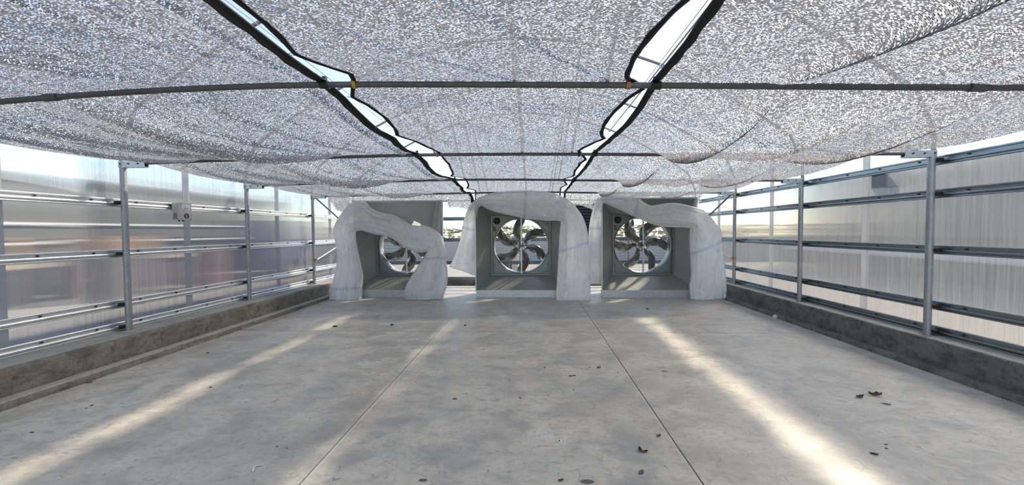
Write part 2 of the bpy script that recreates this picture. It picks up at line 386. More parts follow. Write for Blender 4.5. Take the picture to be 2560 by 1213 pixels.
b = MB(); b.grid(rough_run([(4.20, -.02), (4.198, .05)] + face(4.197, .09, .296, 5) + [(4.203, .308), (4.235, .312)], YF, YB, .006, .1, 2)); struct(b.build('baseboard_right', 'curbdark', angle=1.0))
b = MB(); b.box((4.23, YF, -.1), (4.75, YB, .311)); struct(b.build('trim_3', 'curbplain', smooth=False))
b = MB(); b.grid(rough_run([(4.205, .056), (4.16, .058), (4.115, .057), (4.096, .050), (4.088, .03), (4.083, -.01)], YF, YB, .005, .1, 6)); struct(b.build('trim_4', 'curbdark', angle=.5))
b = MB(); b.box((-4.64, 10.33, -.02), (4.24, 10.60, .135)); struct(b.build('baseboard_back', 'curbdark', smooth=False))
# cold joint cracks in the rough curb
# side walls of fluted sheet, up to the eave
ZW = 1.30+H
GL, GR = XL-.135, XR+.135
for nm, X in (('wall_left', GL), ('wall_right', GR)):
    b = MB(); n = 40
    b.grid([[(X, YF+(YB-YF)*i/n, .31), (X, YF+(YB-YF)*i/n, ZW)] for i in range(n+1)])
    w = struct(b.build(nm, 'poly_y', smooth=False))
    for k in range(-3, 5):            # sheet joints halfway between the posts
        y = 3.388+2*k-.03
        if y < YF or y > YB: continue
        b = MB(); b.box((X-.006, y-.045, .312), (X+.012, y+.045, ZW)); b.build('joint_strip', 'joint', w, smooth=False)
# gables follow the roof arch
XM = -.27
def arch_z(X):
    d = abs(X-XM); zz = 3.17-.0845*d*d
    return zz+H
def gable(name, Y, mat):
    b = MB(); n = 48; rows = []
    for i in range(n+1):
        X = GL+(GR-GL)*i/n; rows.append([(X, Y, .13), (X, Y, min(arch_z(X), 9))])
    b.grid(rows); return struct(b.build(name, mat, smooth=False))
gable('wall_back', YB, 'poly_x')
# roof film
b = MB(); n = 60; rows = []
for i in range(n+1):
    X = GL+(GR-GL)*i/n; rows.append([(X, YF, arch_z(X)+.05), (X, YB, arch_z(X)+.05)])
b.grid(rows); struct(b.build('ceiling', 'film'))
# unseen band closing the eave, added and sized to bound the floor's sun stripe
for nm, X0, X1 in (('trim_5', GL, GL+.10), ('trim_6', GR, GR-.10)):
    b = MB(); b.grid([[(X0, YF, ZW), (X0+(X1-X0)*.5, YF, arch_z(X0+(X1-X0)*.5)+.03), (X1, YF, arch_z(X1)+.03)], [(X0, YB, ZW), (X0+(X1-X0)*.5, YB, arch_z(X0+(X1-X0)*.5)+.03), (X1, YB, arch_z(X1)+.03)]])
    struct(b.build(nm, 'joint', smooth=False))

# ================================================================ FRAME
# tie pipes: measured height of each pipe across the house (rel. to the eye)
P1 = [(-4.95, .800), (-3.513, .880), (-3.173, .903), (-2.397, .930), (-1.9, .938), (-1.383, .940), (-.713, .923), (-.06, .904), (.576, .885), (1.615, .850), (2.655, .817), (3.3, .80), (4.40, .785)]
P2 = [(-4.95, .835), (-4.3, .852), (-3.936, .860), (-2.5, .874), (-1.275, .888), (-.276, .879), (.701, .862), (1.591, .838), (3.0, .82), (4.40, .806)]
P3 = [(-4.95, .800), (-4.165, .825), (-3.179, .841), (-2.207, .855), (-1.181, .866), (-.171, .854), (1.151, .818), (2.5, .80), (4.40, .775)]
P4 = [(-4.95, .80), (-1.554, .836), (-.6, .844), (.473, .840), (1.08, .817), (2.5, .80), (4.40, .775)]
def smoothtab(tab):
    xs = [tab[0][0]+(tab[-1][0]-tab[0][0])*i/40 for i in range(41)]
    ys = [interp(x, tab) for x in xs]
    for _ in range(3): ys = [ys[0]]+[(ys[i-1]+2*ys[i]+ys[i+1])/4 for i in range(1, 40)]+[ys[-1]]
    return list(zip(xs, ys))
PT = {2.388: smoothtab(P1), 4.388: smoothtab(P2), 6.388: smoothtab(P3), 8.388: smoothtab(P4), 10.388: smoothtab(P4)}
def zpipe(X, Y):
    if Y <= FR[0]: return interp(X, PT[FR[0]])+H
    for a, c in zip(FR, FR[1:]):
        if Y <= c:
            k = (Y-a)/(c-a); return (interp(X, PT[a])*(1-k)+interp(X, PT[c])*k)+H
    return interp(X, PT[FR[-1]])+H
TRL = {2.388: 'dark tie pipe with arched roof pipe, first one overhead, crossing above the open floor',
       4.388: 'roof truss with grey tie pipe landing on the post just before the control box',
       6.388: 'roof truss with thin tie pipe landing on the post just beyond the control box',
       8.388: 'roof truss with thin tie pipe just above the fans, over the braced posts',
       10.388: 'roof truss with arched pipe standing against the end wall behind the fans'}
for Y in FR:
    tr = thing('roof_truss', TRL[Y], 'roof truss', (XM, Y, H+.85), 'roof trusses along the greenhouse')
    pts = [(X, Y, z+H) for X, z in PT[Y]]
    MB().tube(pts, .0185, 14).build('tie_pipe', 'tie', tr)
    ap = []
    for i in range(61):
        X = XL+.02+(XR-XL-.04)*i/60; ap.append((X, Y, arch_z(X)))
    ap = [(XL-.02, Y, H+.80), (XL-.01, Y, H+1.05)] + ap[1:-1] + [(XR+.01, Y, H+1.05), (XR+.02, Y, H+.78)]
    MB().tube(ap, .022, 12).build('arch_pipe', 'arch', tr)
    for x0, x1 in ((-1.10, -1.585), (-.09, -.22), (.47, .86)):
        MB().tube([(x0, Y, zpipe(x0, Y)), (x1, Y, arch_z(x1))], .013, 8).build('hanger', 'arch', tr)
    for sx, X in ((1, XL), (-1, XR)):
        z0 = H+interp(X, PT[Y])
        b = MB(); b.box((min(X-sx*.03, X+sx*.30), Y-.028, z0-.035), (max(X-sx*.03, X+sx*.30), Y-.020, z0+.03))
        b.box((min(X-sx*.03, X+sx*.30), Y+.020, z0-.035), (max(X-sx*.03, X+sx*.30), Y+.028, z0+.03)); b.box((min(X-sx*.03, X+sx*.30), Y-.028, z0-.043), (max(X-sx*.03, X+sx*.30), Y+.028, z0-.035))
        br = b.build('end_bracket', 'galv', tr, smooth=False)
        for q in (.0, .10, .22):
            MB().cyl((X+sx*q, Y-.036, z0), (X+sx*q, Y+.036, z0), .009, 8).build('bolt', 'black', br)
    if Y == 2.388:
        for X in (-3.15, 2.62):
            MB().tube([(X-.05, Y, zpipe(X-.05, Y)), (X+.05, Y, zpipe(X+.05, Y))], .0245, 14).build('pipe_coupling', 'tie', tr)
# purlins along the roof
for X, lb in ((-2.67, 'long roof purlin pipe above the wider net strip, control box side'), (XM, 'long ridge purlin pipe along the top of the roof arches'), (2.13, 'long roof purlin pipe seen bare through the open slit beside the orange strap')):
    z = arch_z(X)-.035
    pr = thing('roof_purlin', lb, 'purlin', (X, 3.5, z), 'roof purlins')
    MB().tube([(X, YF, z), (X, YB-.02, z)], .013, 10).build('purlin_pipe', 'arch', pr)
    for Y in FR:
        b = MB(); b.box((X-.03, Y-.03, z-.02), (X+.03, Y+.03, z+.05)); b.build('pipe_clip', 'galv', pr, bevel=.006)
# posts
POSTS = [(XL, 4.388, 'tall grey galvanised post just before the control box, on the rough curb', 0),
         (XL, 6.388, 'galvanised post just beyond the control box, on the rough curb', 0),
         (XL, 8.388, 'galvanised post with orange clamp and braces, beside the fan with the slumped cover', 1),
         (XR, 4.388, 'thickest galvanised post on the dark curb, opposite the control box', 0),
         (XR, 6.388, 'middle galvanised post on the dark curb, opposite the control box', 0),
         (XR, 8.388, 'galvanised post with orange clamp and two braces, on the dark curb', 1)]
for X, Y, lb, brace in POSTS:
    zt = H+interp(X, PT[Y])+.02
    po = thing('wall_post', lb, 'post', (X, Y, .312), 'steel posts along the side walls')
    MB().tube([(X, Y, .305), (X, Y, zt)], .0335, 20).build('post_pipe', 'post', po)
    sx = 1 if X < 0 else -1
    b = MB(); b.tube([(X, Y, zt-.002), (X, Y, zt+.012)], [.0345, .030], 20); b.build('post_cap', 'galv', po)
    gz = (.371, -.244, -.86, -1.132) if X < 0 else (.731, .368, -.244, -.858, -1.134)
    for z in gz:
        zz = z+H
        b = MB(); b.box((min(X-sx*.075, X-sx*.02), Y-.055, zz-.02), (max(X-sx*.075, X-sx*.02), Y+.055, zz+.02)); b.tube([(X-sx*.05, Y-.06, zz), (X-sx*.05, Y+.06, zz)], .015, 8)
        b.build('rail_clamp', 'black', po, bevel=.004)
    if brace:
        for z in (zt-.05, H-.62):
            b = MB(); b.lathe([(.034, -.03), (.041, -.03), (.041, .03), (.034, .03)], (X, Y, z), 'Z', 20); b.box((X+sx*.03, Y-.012, z-.022), (X+sx*.075, Y+.012, z+.022)); b.build('brace_clamp', 'clampgold', po)
# glazing rails: a hollow lip-and-channel profile running the length of a wall
def rail(name, label, a, bb, out, group, z, screws=True, mat='rail'):
    """a, bb ends in plan; out = unit vector from the glazing into the room"""
    a = Vector(a); bb = Vector(bb); d = (bb-a).normalized(); L = (bb-a).length
    o = thing(name, label, 'rail', (a+bb)/2 + Vector((0, 0, z)), group)
    prof = [(0, .052), (.030, .052), (.034, .047), (.034, .036), (.014, .033), (.014, .006), (.036, .003), (.040, -.006), (.040, -.016), (.016, -.020), (.016, -.028), (.042, -.032), (.044, -.040), (.040, -.046), (0, -.046)]
    fn = lambda u, v, q: a + d*q + Vector(out)*u + Vector((0, 0, z+v))
    MB().extrude(prof, fn, 0, L).build('rail_channel', mat, o, smooth=False)
    if screws:
        first = None; k = round((2.4-YF)/.5)*.5+.13
        while k < L-.2:
            q = fn(.018, .02, k)
            if first is None:
                first = MB().box((-.009, -.009, -.007), (.009, .009, .007)).build('spring_clip', 'black', o, smooth=False); c_ = first
            else: c_ = first.copy(); C.objects.link(c_)
            c_.parent = o; c_.matrix_parent_inverse = Matrix.Identity(4); c_.location = q-o.location; k += .5
    return o
names_l = ['upper rail carrying the control box', 'rail at chest height below the control box', 'rail at knee height below the control box', 'bottom rail sitting on the rough curb']
for z, nm in zip((.371, -.244, -.86, -1.132), names_l):
    rail('glazing_rail', 'sunlit lipped aluminium '+nm, (GL+.012, YF, 0), (GL+.012, YB-.06, 0), (1, 0, 0), 'rails of the control box wall', z+H, True, 'railsunlit')
names_r = ['top rail just under the net edge', 'second rail from the top', 'middle rail', 'rail at knee height', 'bottom rail sitting on the dark curb']
for z, nm in zip((.731, .368, -.244, -.858, -1.134), names_r):
    rail('glazing_rail', 'backlit bluish '+nm+', wall opposite the control box', (GR-.012, YF, 0), (GR-.012, YB-.06, 0), (-1, 0, 0), 'rails of the wall opposite the control box', z+H)
names_b = ['upper rail of the end wall behind the fans', 'middle rail of the end wall behind the fans', 'low rail of the end wall behind the fans', 'bottom rail on the low curb behind the fans']
for z, nm in zip((.335, -.242, -.87, -1.315), names_b):
    rail('glazing_rail', 'grey '+nm, (GL+.06, YB-.012, 0), (GR-.06, YB-.012, 0), (0, -1, 0), 'rails of the end wall', z+H, False)
for X, lb in ((2.62, 'end wall post seen through the fan with the fully open face'),):
    po = thing('wall_post', lb, 'post', (X, 10.385, .13), 'end wall posts')
    MB().tube([(X, 10.385, .135), (X, 10.385, zpipe(X, 10.388)-.02)], .026, 16).build('post_pipe', 'post', po)
    MB().box((X-.06, 10.345, .130), (X+.06, 10.425, .140)).build('base_plate', 'galv', po, smooth=False)
# K braces in the last bay
for X, sx, w in ((XL, 1, 'beside the fan with the slumped cover'), (XR, -1, 'on the wall opposite the control box')):
    zt = H+interp(X, PT[8.388])+.02-.05
    x0 = X+sx*.07
    for z0, z1, nm, mt in ((zt, H-.04, 'dark upper diagonal brace pipe', 'tie'), (H-.62, H-.10, 'shiny lower diagonal brace pipe', 'galv')):
        br = thing('brace_pipe', nm+' '+w, 'brace', (x0, 8.4, z0), 'diagonal braces in the last bay')
        MB().tube([(x0, 8.40, z0), (x0, 10.30, z1)], .017, 12).build('pipe', mt, br)
        MB().box((x0-.02, 8.375, z0-.02), (x0+.02, 8.425, z0+.02)).build('flattened_end', mt, br, bevel=.005)

# ================================================================ SHADE NETS
LH = [(-9, -1.27), (1.0, -1.215), (1.44, -1.222), (1.9, -1.258), (2.35, -1.285), (2.6, -1.268), (3.0, -1.285), (3.27, -1.288), (3.535, -1.25), (4.05, -1.31), (4.37, -1.305), (4.74, -1.285), (5.0, -1.32), (5.455, -1.355), (5.75, -1.33), (6.0, -1.262), (6.4, -1.265), (6.9, -1.272), (7.17, -1.262), (7.6, -1.33), (8.195, -1.37), (8.574, -1.28), (9.4, -1.32), (10.2, -1.28)]
CLH = [(-9, -1.17), (1.0, -1.17), (1.44, -1.158), (1.64, -1.167), (1.794, -1.192), (1.948, -1.226), (1.968, -1.222), (2.065, -1.181), (2.159, -1.134), (2.248, -1.080), (2.36, -1.115), (2.608, -1.240), (2.74, -1.189), (2.99, -1.163), (3.3, -1.191), (3.503, -1.245), (3.705, -1.136), (4.05, -1.095), (4.32, -1.06), (4.98, -1.075), (5.706, -1.169), (5.967, -1.26), (6.2, -1.13), (6.457, -1.103), (7.0, -1.15), (7.437, -1.255), (7.8, -1.15), (8.214, -1.20), (8.7, -1.27), (9.2, -1.17), (10.2, -1.22)]
CRH = [(-9, .62), (1.2, .64), (1.49, .609), (1.58, .585), (1.725, .562), (1.884, .548), (2.054, .553), (2.26, .578), (2.32, .590), (2.392, .653), (2.479, .738), (2.56, .70), (2.642, .672), (2.87, .634), (3.0, .622), (3.19, .620), (3.35, .635), (3.527, .668), (3.60, .703), (3.797, .640), (4.073, .580), (4.296, .550), (4.5, .62), (4.695, .690), (4.9, .655), (5.192, .640), (5.5, .645), (5.891, .685), (6.2, .62), (6.483, .580), (6.936, .675), (7.4, .60), (7.919, .640), (8.614, .68), (9.2, .60), (10.2, .66)]
RH = [(-9, .73), (1.0, .70), (1.49, .704), (1.644, .714), (1.867, .731), (2.28, .741), (2.787, .760), (3.185, .758), (3.587, .730), (3.944, .717), (4.7, .709), (5.8, .697), (6.6, .702), (7.6, .70), (8.594, .74), (10.2, .71)]
YS = sorted(set([.6+.03*i for i in range(130)] + [4.5+.045*i for i in range(84)] + [8.28+.02*i for i in range(32)]))
YEND = 8.88
YS = [q for q in YS if q <= YEND]
def span(Y):
    q = (Y-.388)/2; k = math.floor(q); return k, q-k
def g(x, w): return math.exp(-(x/w)**2)
def sag_left(X): return .075 + .11*g(X+2.75, .55) + .05*g(X+4.0, .4)
def sag_mid(X): return .05+.02*g(X+.3, .6)
def sag_right(X): return .06 + .17*smooth(X, 1.1, 2.0)*(1-.62*smooth(X, 2.7, 3.5))
# folds: (x at one pipe, x at the next, width, depth, depth kept at the pipes)
FL = [(-1.47, -1.45, .026, .04, .6, 0), (-3.15, -2.30, .045, .09, .15, .2), (-3.05, -2.15, .022, .035, .15, 0), (-3.9, -3.2, .035, .055, .2, .2), (-2.35, -1.7, .024, .03, .2, 0), (-4.25, -3.95, .04, .05, .3, .2), (-2.0, -1.62, .02, .015, .25, 0), (-2.75, -2.05, .025, .03, .2, 0), (-3.55, -2.75, .025, .03, .2, 0), (-4.05, -3.6, .02, .02, .3, 0)]
FRT = [(1.54, 1.46, .15, .13, .12, 1.75), (2.25, 2.05, .04, .05, .1, .6), (2.85, 2.62, .12, .06, .1, 1.3), (3.25, 3.12, .06, .035, .2, .6), (1.15, 1.05, .03, .02, .2, 0), (3.45, 3.4, .02, .015, .5, 0), (1.95, 1.80, .03, .03, .1, .6), (.98, .92, .02, .012, .3, 0)]
FM = [(-1.02, -.85, .03, .015, .6, 0), (.42, .35, .04, .012, .5, 0)]
def net_pt(X, Y, kind):
    """a point of the hung cloth: it sags between the pipes and doubles over along its folds"""
    k, q = span(Y); s = 4*q*(1-q); s = s**.8 if s > 0 else 0
    vary = .85+.3*noise.noise(Vector((k*3.1, 2.2 if kind == 'l' else 7.7, 0)))
    if k == 0: vary = {'l': .55, 'm': .9, 'r': .5}[kind]
    sag, folds = {'l': (sag_left(X), FL), 'm': (sag_mid(X), FM), 'r': (sag_right(X), FRT)}[kind]
    z = zpipe(max(-4.9, min(4.36, X)), max(Y, 0)) + .028 - sag*s*vary
    drop = max(0, Y-8.40)/.48
    z -= .30*drop**1.3*(1+.18*math.sin(X*4.3)+.15*noise.noise(Vector((X*2, 4, 9)))) if drop > 0 else 0
    if Y > 8.3:      # the free end lies on the fan tops where it meets them
        for fx in (-3.99, -1.224, 1.562):
            if fx-.05 < X < fx+2.08: z = max(z, 2.215)
    X2 = X
    for i, (xa, xb, w, d, keep, lap) in enumerate(folds):
        jit = .07*noise.noise(Vector((k*1.7+i*5.3, i, 4)))
        xc = xa+(xb-xa)*q+jit*s; ww = w*(1+.35*noise.noise(Vector((Y*.9, i, k))))
        e = keep+(1-keep)*s; v = (X-xc)/ww; gg = math.exp(-v*v)
        if Y > 8.2: continue
        z -= d*e*gg*(((.42 if kind == 'l' else .75) if k == 0 else .6 if k > 2 else 1)) + .25*ww*lap*v*gg*e
        X2 -= lap*ww*v*gg*min(1, e*1.3)
    sgn = 1 if kind != 'm' else .5
    z -= sgn*.012*s*(noise.noise(Vector((X*5, Y*.7, 3)))+.6*noise.noise(Vector((X*13, Y*1.1, 8)))) + sgn*.004*noise.noise(Vector((X*22, Y*1.6, 1)))
    z -= (.010 if kind == 'm' else .004)*s*noise.noise(Vector((X*3, Y*4, 5)))
    return X2, z
def net_z(X, Y, kind): return net_pt(X, Y, kind)[1]
def make_net(kind, label, xo, xi, nu):
    o = thing('shade_net', label, 'shade net', ((xo(3)+xi(3))/2, 3, H+.85), 'silver shade net strips')
    rows = []
    for Y in YS:
        a, c = xo(Y), xi(Y)
        row = []
        for i in range(nu+1):
            X = a+(c-a)*i/nu; X2, z = net_pt(X, Y, kind); row.append((X2, Y, z))
        rows.append(row)
    arcs = []
    for r in rows:
        acc = [0.0]
        for p_, q_ in zip(r, r[1:]): acc.append(acc[-1]+math.dist(p_, q_))
        if kind == 'l': acc = [v-acc[-1] for v in acc]      # measured from the wired edge
        arcs.append([v+7.3*(kind == 'm')+20*(kind == 'r') for v in acc])
    b = MB(); b.grid(rows, uvf=lambda a, c: (arcs[a][c], rows[a][c][1])); b.build('netting', 'net', o, angle=3)
    return o
def hem(parent, kind, xi, sgn, w=.045):
    """black webbing sewn along an edge; sgn = side on which the net lies"""
    b = MB(); rows = []
    for Y in YS:
        X = xi(Y); zz = net_z(X, Y, kind); ww = w*(.85+.35*noise.noise(Vector((Y*6, 3, kind == 'm'))))
        zi = net_z(X+sgn*ww, Y, kind)
        rows.append([(X, Y, zz-.004), (X+sgn*ww, Y, zi-.007), (X+sgn*ww, Y, zi+.005), (X, Y, zz+.006)])
    b.grid(rows, closed=True); return b.build('edge_hem', 'hem', parent, angle=3)
nl = make_net('l', 'wide silver shade net strip on the control box side, draped in loose folds', lambda Y: -4.60, lambda Y: interp(Y, LH), 300)
hem(nl, 'l', lambda Y: interp(Y, LH), -1, .078)
nm_ = make_net('m', 'taut middle shade net strip with scalloped black edges on both sides', lambda Y: interp(Y, CLH), lambda Y: interp(Y, CRH), 64)
hem(nm_, 'm', lambda Y: interp(Y, CLH), 1, .034); hem(nm_, 'm', lambda Y: interp(Y, CRH), -1, .034)
nr = make_net('r', 'deeply sagging shade net strip on the sunny side, opposite the control box', lambda Y: interp(Y, RH), lambda Y: 3.72, 260)
hem(nr, 'r', lambda Y: interp(Y, RH), 1, .05)
# ties and rings
def strap(parent, X, Y, mat, w=.022):
    z = zpipe(X, Y)
    b = MB(); b.lathe([(.0195, -w/2), (.025, -w/2), (.025, w/2), (.0195, w/2)], (X, Y, z), 'X', 18, True); b.box((X-.012, Y-.012, z+.02), (X+.012, Y+.012, z+.05))
    return b.build('tie_strap', mat, parent, smooth=False)
s_ = strap(nm_, -1.105, 2.388, 'yellow'); s_['label'] = 'yellow tie strap'
s_ = strap(nm_, .60, 2.388, 'orange', .026); s_['label'] = 'orange tie strap'
s_ = strap(nm_, -1.075, 4.388, 'orange', .018); s_['label'] = 'orange tie strap'
strap(nm_, .553, 4.388, 'black')
strap(nl, -1.30, 2.388, 'black', .05); strap(nl, -1.31, 4.388, 'black', .05); strap(nl, -1.27, 6.388, 'black', .05)
strap(nr, .765, 2.388, 'black', .06); strap(nr, .73, 4.388, 'black', .06); strap(nr, .72, 6.388, 'black', .06)
for X, Y in ((-1.235, 1.955), (-1.25, 2.612), (-1.25, 3.51), (-1.262, 5.967), (-1.258, 7.43), (.74, 2.485), (.705, 3.60), (.70, 4.70), (.69, 5.89)):
    z = net_z(X, Y, 'm')
    b = MB(); b.tube([(X+.014*math.cos(q*PI/6), Y+.014*math.sin(q*PI/6), z) for q in range(13)], .0016, 6, False); b.build('ring_clip', 'wire', nm_)
for xf, lb in ((lambda Y: -1.255, 'thin steel wire running through the slit on the control box side'), (lambda Y: .708, 'thin steel wire running through the slit beside the orange strap')):
    pts = [(xf(Y), Y, zpipe(xf(Y), Y)+.028) for Y in [.6+.4*i for i in range(24)]]
    w_ = MB().tube(pts, .0018, 6).build('support_wire', 'wire'); tag(w_, lb, 'wire', 'wires carrying the nets')

# ================================================================ FANS
FY, RY = 8.43, 8.95                # open face, fan frame
def make_fan(x0, xf, ang, label, sticker_badge=True):
    """x0 = left edge of the open face, xf = middle of the fan frame"""
    W = 2.03; x1 = x0+W; zb, zt = .16, 2.165
    zf = H-.352; R = .695          # frame middle height and half size
    o = thing('exhaust_fan', label, 'exhaust fan', ((x0+x1)/2, FY+.3, 0), 'big exhaust fans against the end wall')
    A = [(x0, FY, zb), (x1, FY, zb), (x1, FY, zt), (x0, FY, zt)]
    B = [(xf-R, RY, zf-R), (xf+R, RY, zf-R), (xf+R, RY, zf+R), (xf-R, RY, zf+R)]
    A = [Vector(q) for q in A]; B = [Vector(q) for q in B]
    ca = sum(A, Vector())/4; cb = sum(B, Vector())/4
    for k, nm in enumerate(('shroud_floor', 'shroud_side', 'shroud_top', 'shroud_side')):
        a, c = A[k], A[(k+1) % 4]; d, e = B[(k+1) % 4], B[k]
        nrm = (c-a).cross(e-a).normalized()
        if nrm.dot(ca-(a+c+d+e)/4) > 0: nrm = -nrm
        b = MB(); q = [a, c, d, e]; f = [v+nrm*.012 for v in q]
        lo = [b.b.verts.new(v) for v in q]; hi = [b.b.verts.new(v) for v in f]
        b.b.faces.new(lo); b.b.faces.new(hi[::-1])
        for i in range(4): b.b.faces.new((lo[i], lo[(i+1) % 4], hi[(i+1) % 4], hi[i]))
        sp = b.build(nm, 'shroud', o, smooth=False)
        # folded seam where two sheets meet
        p0, p1 = a+(ca-a).normalized()*.012, e+(cb-e).normalized()*.012
        MB().tube([p0, p1], .006, 6).build('seam', 'shroud', sp)
    # turned front lip
    b = MB(); w = .022
    b.box((x0-.012, FY-.018, zb), (x0+w-.012, FY+.012, zt)); b.box((x1-w+.012, FY-.018, zb), (x1+.012, FY+.012, zt))
    b.box((x0-.012, FY-.018, zt-.004), (x1+.012, FY+.012, zt+w)); b.box((x0-.012, FY-.020, zb-.006), (x1+.012, FY+.012, zb+.010))
    b.build('front_lip', 'trimbright', o, smooth=False)
    b = MB(); b.box((x0, FY-.004, .004), (x1, FY+.02, zb-.006)); b.box((x0, FY+.02, .004), (x0+.02, FY+.14, zb-.006)); b.box((x1-.02, FY+.02, .004), (x1, FY+.14, zb-.006))
    b.build('base_plinth', 'galv', o, smooth=False)
    b = MB()
    for sx in (xf-R+.05, xf+R-.05): b.box((sx-.025, RY+.02, .0), (sx+.025, RY+.40, zf-R))
    b.build('rear_stand', 'fanframe', o, smooth=False)
    # square housing behind the shroud
    b = MB(); D = .40
    for lo, hi in (((xf-R, RY, zf-R), (xf-R+.012, RY+D, zf+R)), ((xf+R-.012, RY, zf-R), (xf+R, RY+D, zf+R)), ((xf-R+.012, RY, zf-R), (xf+R-.012, RY+D, zf-R+.012)), ((xf-R+.012, RY, zf+R-.012), (xf+R-.012, RY+D, zf+R))): b.box(lo, hi)
    b.build('housing', 'shroud', o, smooth=False)
    b = MB(); fw = .028
    for lo, hi in (((xf-R-.004, RY-.022, zf-R-.004), (xf-R+fw, RY+.004, zf+R+.004)), ((xf+R-fw, RY-.022, zf-R-.004), (xf+R+.004, RY+.004, zf+R+.004)), ((xf-R+fw, RY-.022, zf-R-.004), (xf+R-fw, RY+.004, zf-R+fw)), ((xf-R+fw, RY-.022, zf+R-fw), (xf+R-fw, RY+.004, zf+R+.004))): b.box(lo, hi)
    fr = b.build('frame', 'fanframe', o, smooth=False)
    for k in range(3):
        for sx in (-1, 1):
            MB().cyl((xf+sx*(R-.045), RY-.024, zf-.45+.45*k), (xf+sx*(R-.045), RY+.0, zf-.45+.45*k), .010, 8).build('bolt', 'darkgrey', fr)
    # face plate with the round mouth
    r0 = .648; N = 72; b = MB(); rows = []
    for j in range(4):
        row = []
        for k in range(N):
            a = 2*PI*k/N; m = max(abs(math.cos(a)), abs(math.sin(a))); rs = (R-.015)/m
            rr = r0+(rs-r0)*j/3; row.append((xf+rr*math.cos(a), RY+.045+(.0 if j else .006), zf+rr*math.sin(a)))
        rows.append(row)
    b.grid(rows, closed=True)
    pl = b.build('face_plate', 'fanframe', o, angle=.5)
    for sx in (-1, 1):        # pressed corner ribs
        b = MB(); xa, xb = xf+sx*.63, xf+sx*.46; q = [(xa, RY+.040, zf-.44), (xa, RY+.040, zf-.60), (xa-sx*.03, RY+.040, zf-.63), (xb, RY+.040, zf-.63)]
        b.tube(q, .006, 6).build('pressed_rib', 'fanframe', pl)
    b = MB(); b.lathe([(r0-.004, .04), (r0+.012, .022), (r0+.016, .0), (r0+.006, -.010), (r0-.006, .0), (r0-.010, .03), (r0-.016, .20), (r0-.008, .20)], (xf, RY+.03, zf), 'Y', 96, True); b.build('rim_ring', 'trimbright', o, angle=.8)
    # blades
    for k in range(6):
        a0 = math.radians(ang-60*k); rows = []
        for i in range(15):
            q = i/14; rr = .10+.525*q
            aa = a0 + .17*math.sin(q*PI*1.35)*(1-.25*q) - .07*q
            ch = .115+.09*math.sin(min(1, q*1.5)*PI/2) - .05*max(0, q-.8)/.2
            tw = math.radians(46-22*q)
            ux, uz = math.cos(aa), math.sin(aa); tx, tz = -uz, ux
            up = []; dn = []
            for j in range(9):
                v = j/8-.5; cam_ = .028*(1-4*v*v); yy = v*ch*math.sin(tw)*1.25 - cam_ + .011*math.sin(q*13+v*5+k)*math.sin(v*7)
                w_ = v*ch*math.cos(tw)*1.35
                up.append((xf+ux*rr+tx*w_, RY+.20+yy, zf+uz*rr+tz*w_)); dn.append((xf+ux*rr+tx*w_, RY+.203+yy+.002, zf+uz*rr+tz*w_))
            rows.append(up+dn[::-1])
        b = MB(); vs = b.grid(rows, closed=True)
        b.b.faces.new(vs[0][::-1]); b.b.faces.new(vs[-1]); b.build('blade', 'blade', o, angle=.9)
    b = MB(); b.lathe([(.0, .10), (.055, .10), (.065, .12), (.065, .24), (.05, .27), (0, .27)], (xf, RY, zf), 'Y', 32)
    hb = b.build('hub', 'fanframe', o)
    for k in range(6):
        a = math.radians(ang-60*k); b = MB()
        q = Vector((xf, RY+.19, zf)); e = Vector((math.cos(a), 0, math.sin(a)))
        b.tube([q+e*.05, q+e*.17], .020, 8, flat=.4); b.build('blade_arm', 'blade', hb)
    # pulley wheel with three spokes
    b = MB(); b.lathe([(.128, -.010), (.140, -.012), (.136, 0), (.140, .012), (.128, .010)], (xf, RY+.085, zf), 'Y', 48, True)
    for k in range(3):
        a = math.radians(ang+20+120*k); e = Vector((math.cos(a), 0, math.sin(a))); q = Vector((xf, RY+.085, zf)); b.tube([q+e*.02, q+e*.13], .013, 8)
    b.lathe([(0, -.02), (.03, -.02), (.03, .03), (0, .03)], (xf, RY+.085, zf), 'Y', 20); b.build('pulley', 'fanframe', o)
    # motor in the upper corner with its own small pulley
    mx, mz = xf-.565, zf+.585
    b = MB(); b.lathe([(0, -.03), (.05, -.03), (.072, -.015), (.078, .0), (.078, .16), (.06, .18), (0, .18)], (mx, RY+.03, mz), 'Y', 28)
    for k in range(14):
        a = 2*PI*k/14; b.box((-.003, .0, .072), (.003, .15, .090), Matrix.Translation((mx, RY+.03, mz)) @ Matrix.Rotation(a, 4, 'Y'))
    mo = b.build('motor', 'black', o, smooth=False)
    MB().lathe([(0, -.06), (.034, -.06), (.030, -.05), (.034, -.04), (0, -.04)], (mx, RY+.125, mz), 'Y', 20).build('motor_pulley', 'darkgrey', mo)
    b = MB(); b.box((mx-.09, RY+.05, mz-.10), (mx+.09, RY+.06, mz-.085)); b.box((mx-.09, RY+.01, mz+.075), (mx+.06, RY+.06, mz+.088)); b.build('motor_bracket', 'fanframe', mo, smooth=False)
    # V-belt: both tangents plus the wraps
    yb = RY+.078; dx, dz = xf-mx, zf-mz; dd = math.hypot(dx, dz); th = math.atan2(dz, dx); r1, r2 = .036, .143
    al = math.acos((r1-r2)/dd); pts = []
    for i in range(17):
        a = th+al + (2*PI-2*al)*i/16; pts.append((mx+r1*math.cos(a), yb, mz+r1*math.sin(a)))
    for i in range(33):
        a = th-al + 2*al*i/32; pts.append((xf+r2*math.cos(a), yb, zf+r2*math.sin(a)))
    pts.append(pts[0]); MB().tube(pts, .0055, 6, False).build('drive_belt', 'rubber', o)
    # upright strut with the bearing in the middle
    sx = xf+.012
